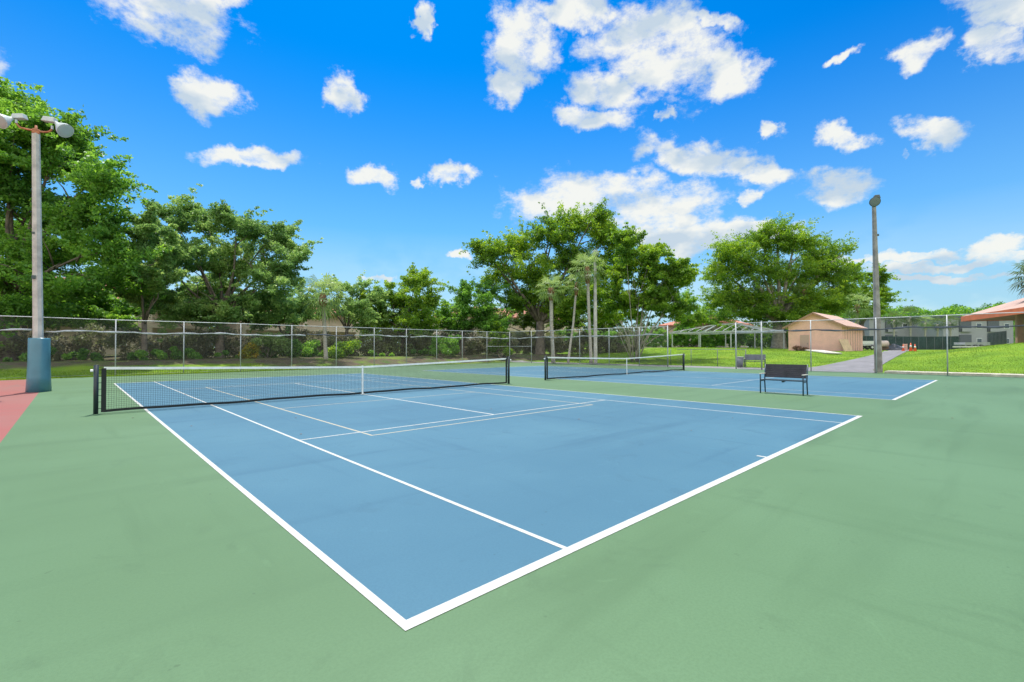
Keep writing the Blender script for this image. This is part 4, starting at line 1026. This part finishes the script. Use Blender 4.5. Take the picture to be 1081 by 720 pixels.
nf = N.new('ShaderNodeTexNoise'); nf.inputs['Scale'].default_value = 26; nf.inputs['Detail'].default_value = 6; nf.inputs['Roughness'].default_value = .6; L.new(cv.outputs[0], nf.inputs['Vector'])
wf = N.new('ShaderNodeVectorMath'); wf.operation = 'MULTIPLY_ADD'; L.new(nf.outputs['Color'], wf.inputs[0]); wf.inputs[1].default_value = (.075,.045,0); wf.inputs[2].default_value = (-.0375,-.0225,0)
w0_ = N.new('ShaderNodeVectorMath'); L.new(cv.outputs[0], w0_.inputs[0]); L.new(wf.outputs[0], w0_.inputs[1])
wa = N.new('ShaderNodeVectorMath'); L.new(w0_.outputs[0], wa.inputs[0]); L.new(wv.outputs[0], wa.inputs[1])
def azel(u, v):
    d = ray(u, v); d = d/np.linalg.norm(d); return math.atan2(d[0], d[1]), math.asin(d[2])
for (u, v, ru, rv, tl) in CL:
    a0, e0 = azel(u, v)
    ca, sa = math.cos(math.radians(-tl)), math.sin(math.radians(-tl))
    a1, e1 = azel(u+ru*ca, v-ru*sa); a2, e2 = azel(u, v-rv)
    ang = math.atan2(e1-e0, a1-a0); Lr = math.hypot(a1-a0, e1-e0); Lv = max(.008, math.hypot(a2-a0, e2-e0)*abs(math.cos(0)))
    mp = N.new('ShaderNodeMapping'); mp.vector_type = 'TEXTURE'
    mp.inputs['Location'].default_value = (a0, e0, 0); mp.inputs['Rotation'].default_value = (0,0,ang); mp.inputs['Scale'].default_value = (Lr, Lv, 1)
    L.new(wa.outputs[0], mp.inputs['Vector'])
    ln = N.new('ShaderNodeVectorMath'); ln.operation = 'LENGTH'; L.new(mp.outputs[0], ln.inputs[0])
    o_ = ln.outputs['Value']
    dmin = o_ if dmin is None else mth('MINIMUM', dmin, o_)
def cn(scale, detail, rough, off=(0,0,0), ysc=1.6):
    m = N.new('ShaderNodeMapping'); m.inputs['Location'].default_value = off; m.inputs['Scale'].default_value = (1, ysc, 1); L.new(cv.outputs[0], m.inputs['Vector'])
    n = N.new('ShaderNodeTexNoise'); n.inputs['Scale'].default_value = scale; n.inputs['Detail'].default_value = detail; n.inputs['Roughness'].default_value = rough
    L.new(m.outputs[0], n.inputs['Vector']); return n.outputs[0]
n1 = cn(13, 12, .68)
dens = mth('ADD', mth('MINIMUM', mth('MULTIPLY', mth('SUBTRACT', 1.10, dmin), 1.7), .90), mth('ADD', mth('MULTIPLY', mth('SUBTRACT', n1, .5), 3.2), mth('MULTIPLY', mth('SUBTRACT', cn(5, 4, .5, (7,2,0)), .5), 1.4)))
mr = N.new('ShaderNodeMapRange'); mr.interpolation_type = 'SMOOTHSTEP'; mr.inputs[1].default_value = -.02; mr.inputs[2].default_value = 1.05; L.new(dens, mr.inputs[0])
# thin veil low over the horizon
veil = mth('MULTIPLY', mth('SUBTRACT', 1.0, mth('DIVIDE', el, .24), None, True), .55, None, True)
veiln = mth('MULTIPLY', veil, mth('MULTIPLY_ADD', cn(4, 6, .6, (3,1,0), 5), .9, .45))
# added broken cumulus behind the camera, unseen, as fill for camera-facing sides
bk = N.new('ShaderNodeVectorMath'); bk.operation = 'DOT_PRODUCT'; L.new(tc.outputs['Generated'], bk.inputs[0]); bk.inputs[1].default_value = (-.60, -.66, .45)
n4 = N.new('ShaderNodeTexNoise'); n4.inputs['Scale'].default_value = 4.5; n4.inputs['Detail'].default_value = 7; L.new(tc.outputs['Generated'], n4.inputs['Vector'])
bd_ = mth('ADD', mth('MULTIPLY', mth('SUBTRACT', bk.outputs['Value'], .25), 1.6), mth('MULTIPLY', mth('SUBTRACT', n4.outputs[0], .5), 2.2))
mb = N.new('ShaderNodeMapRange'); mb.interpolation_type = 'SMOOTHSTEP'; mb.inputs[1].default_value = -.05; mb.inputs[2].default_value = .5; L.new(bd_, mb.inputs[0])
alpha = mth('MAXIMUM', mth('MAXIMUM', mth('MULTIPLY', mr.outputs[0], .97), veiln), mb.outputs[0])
# cloud body: stronger in the added cover, cool grey in the folds and undersides
n2 = cn(6, 5, .5, (0,.06,0)); n3 = cn(6, 5, .5)
relief = mth('SUBTRACT', n3, n2)
sh = N.new('ShaderNodeMapRange'); sh.inputs[1].default_value = -.10; sh.inputs[2].default_value = .10; L.new(relief, sh.inputs[0])
cr = N.new('ShaderNodeValToRGB'); cr.color_ramp.elements[0].color = (.58,.69,.79,1); cr.color_ramp.elements[1].color = (.93,.94,.89,1); cr.color_ramp.elements[1].position = .62
L.new(sh.outputs[0], cr.inputs[0])
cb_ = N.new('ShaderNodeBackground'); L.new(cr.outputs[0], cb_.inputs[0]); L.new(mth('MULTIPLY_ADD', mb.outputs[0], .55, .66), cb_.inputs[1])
hz = N.new('ShaderNodeBackground'); hz.inputs[0].default_value = (.46,.80,.97,1); hz.inputs[1].default_value = .62
hf = mth('MULTIPLY', mth('POWER', mth('SUBTRACT', 1.0, mth('DIVIDE', el, .56), None, True), 1.75), .97, None, True)
mh = N.new('ShaderNodeMixShader'); L.new(hf, mh.inputs[0]); L.new(bg.outputs[0], mh.inputs[1]); L.new(hz.outputs[0], mh.inputs[2])
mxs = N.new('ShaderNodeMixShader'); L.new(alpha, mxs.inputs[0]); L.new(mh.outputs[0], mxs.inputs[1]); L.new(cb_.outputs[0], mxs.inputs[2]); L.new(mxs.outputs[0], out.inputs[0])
w.cycles.sampling_method = 'MANUAL'; w.cycles.sample_map_resolution = 1024

sl = bpy.data.lights.new('sun', 'SUN'); sl.energy = 3.6; sl.angle = math.radians(.53); sl.color = (1,.955,.88)
so = bpy.data.objects.new('sun', sl); COL.objects.link(so)
sd = Vector((math.sin(SUN_AZ)*math.cos(SUN_EL), math.cos(SUN_AZ)*math.cos(SUN_EL), math.sin(SUN_EL)))
so.rotation_euler = (-sd).to_track_quat('-Z', 'Y').to_euler(); so.location = (0,0,40)

# ---------------------------------------------------------------- camera
from mathutils import Matrix
cd = bpy.data.cameras.new('camera'); cam = bpy.data.objects.new('camera', cd); COL.objects.link(cam)
cd.sensor_width = 36; cd.sensor_fit = 'HORIZONTAL'; cd.lens = F/W*36; cd.clip_end = 6000; cd.clip_start = .05
m3 = Matrix((RM[0], RM[1], -RM[2])).transposed()
cam.matrix_world = Matrix.Translation(Vector(CAM)) @ m3.to_4x4()
scn.camera = cam
scn.render.engine = 'CYCLES'
scn.view_settings.view_transform = 'Standard'; scn.view_settings.look = 'None'; scn.view_settings.gamma = 1; scn.view_settings.exposure = 0.6
scn.cycles.max_bounces = 6; scn.cycles.transparent_max_bounces = 6
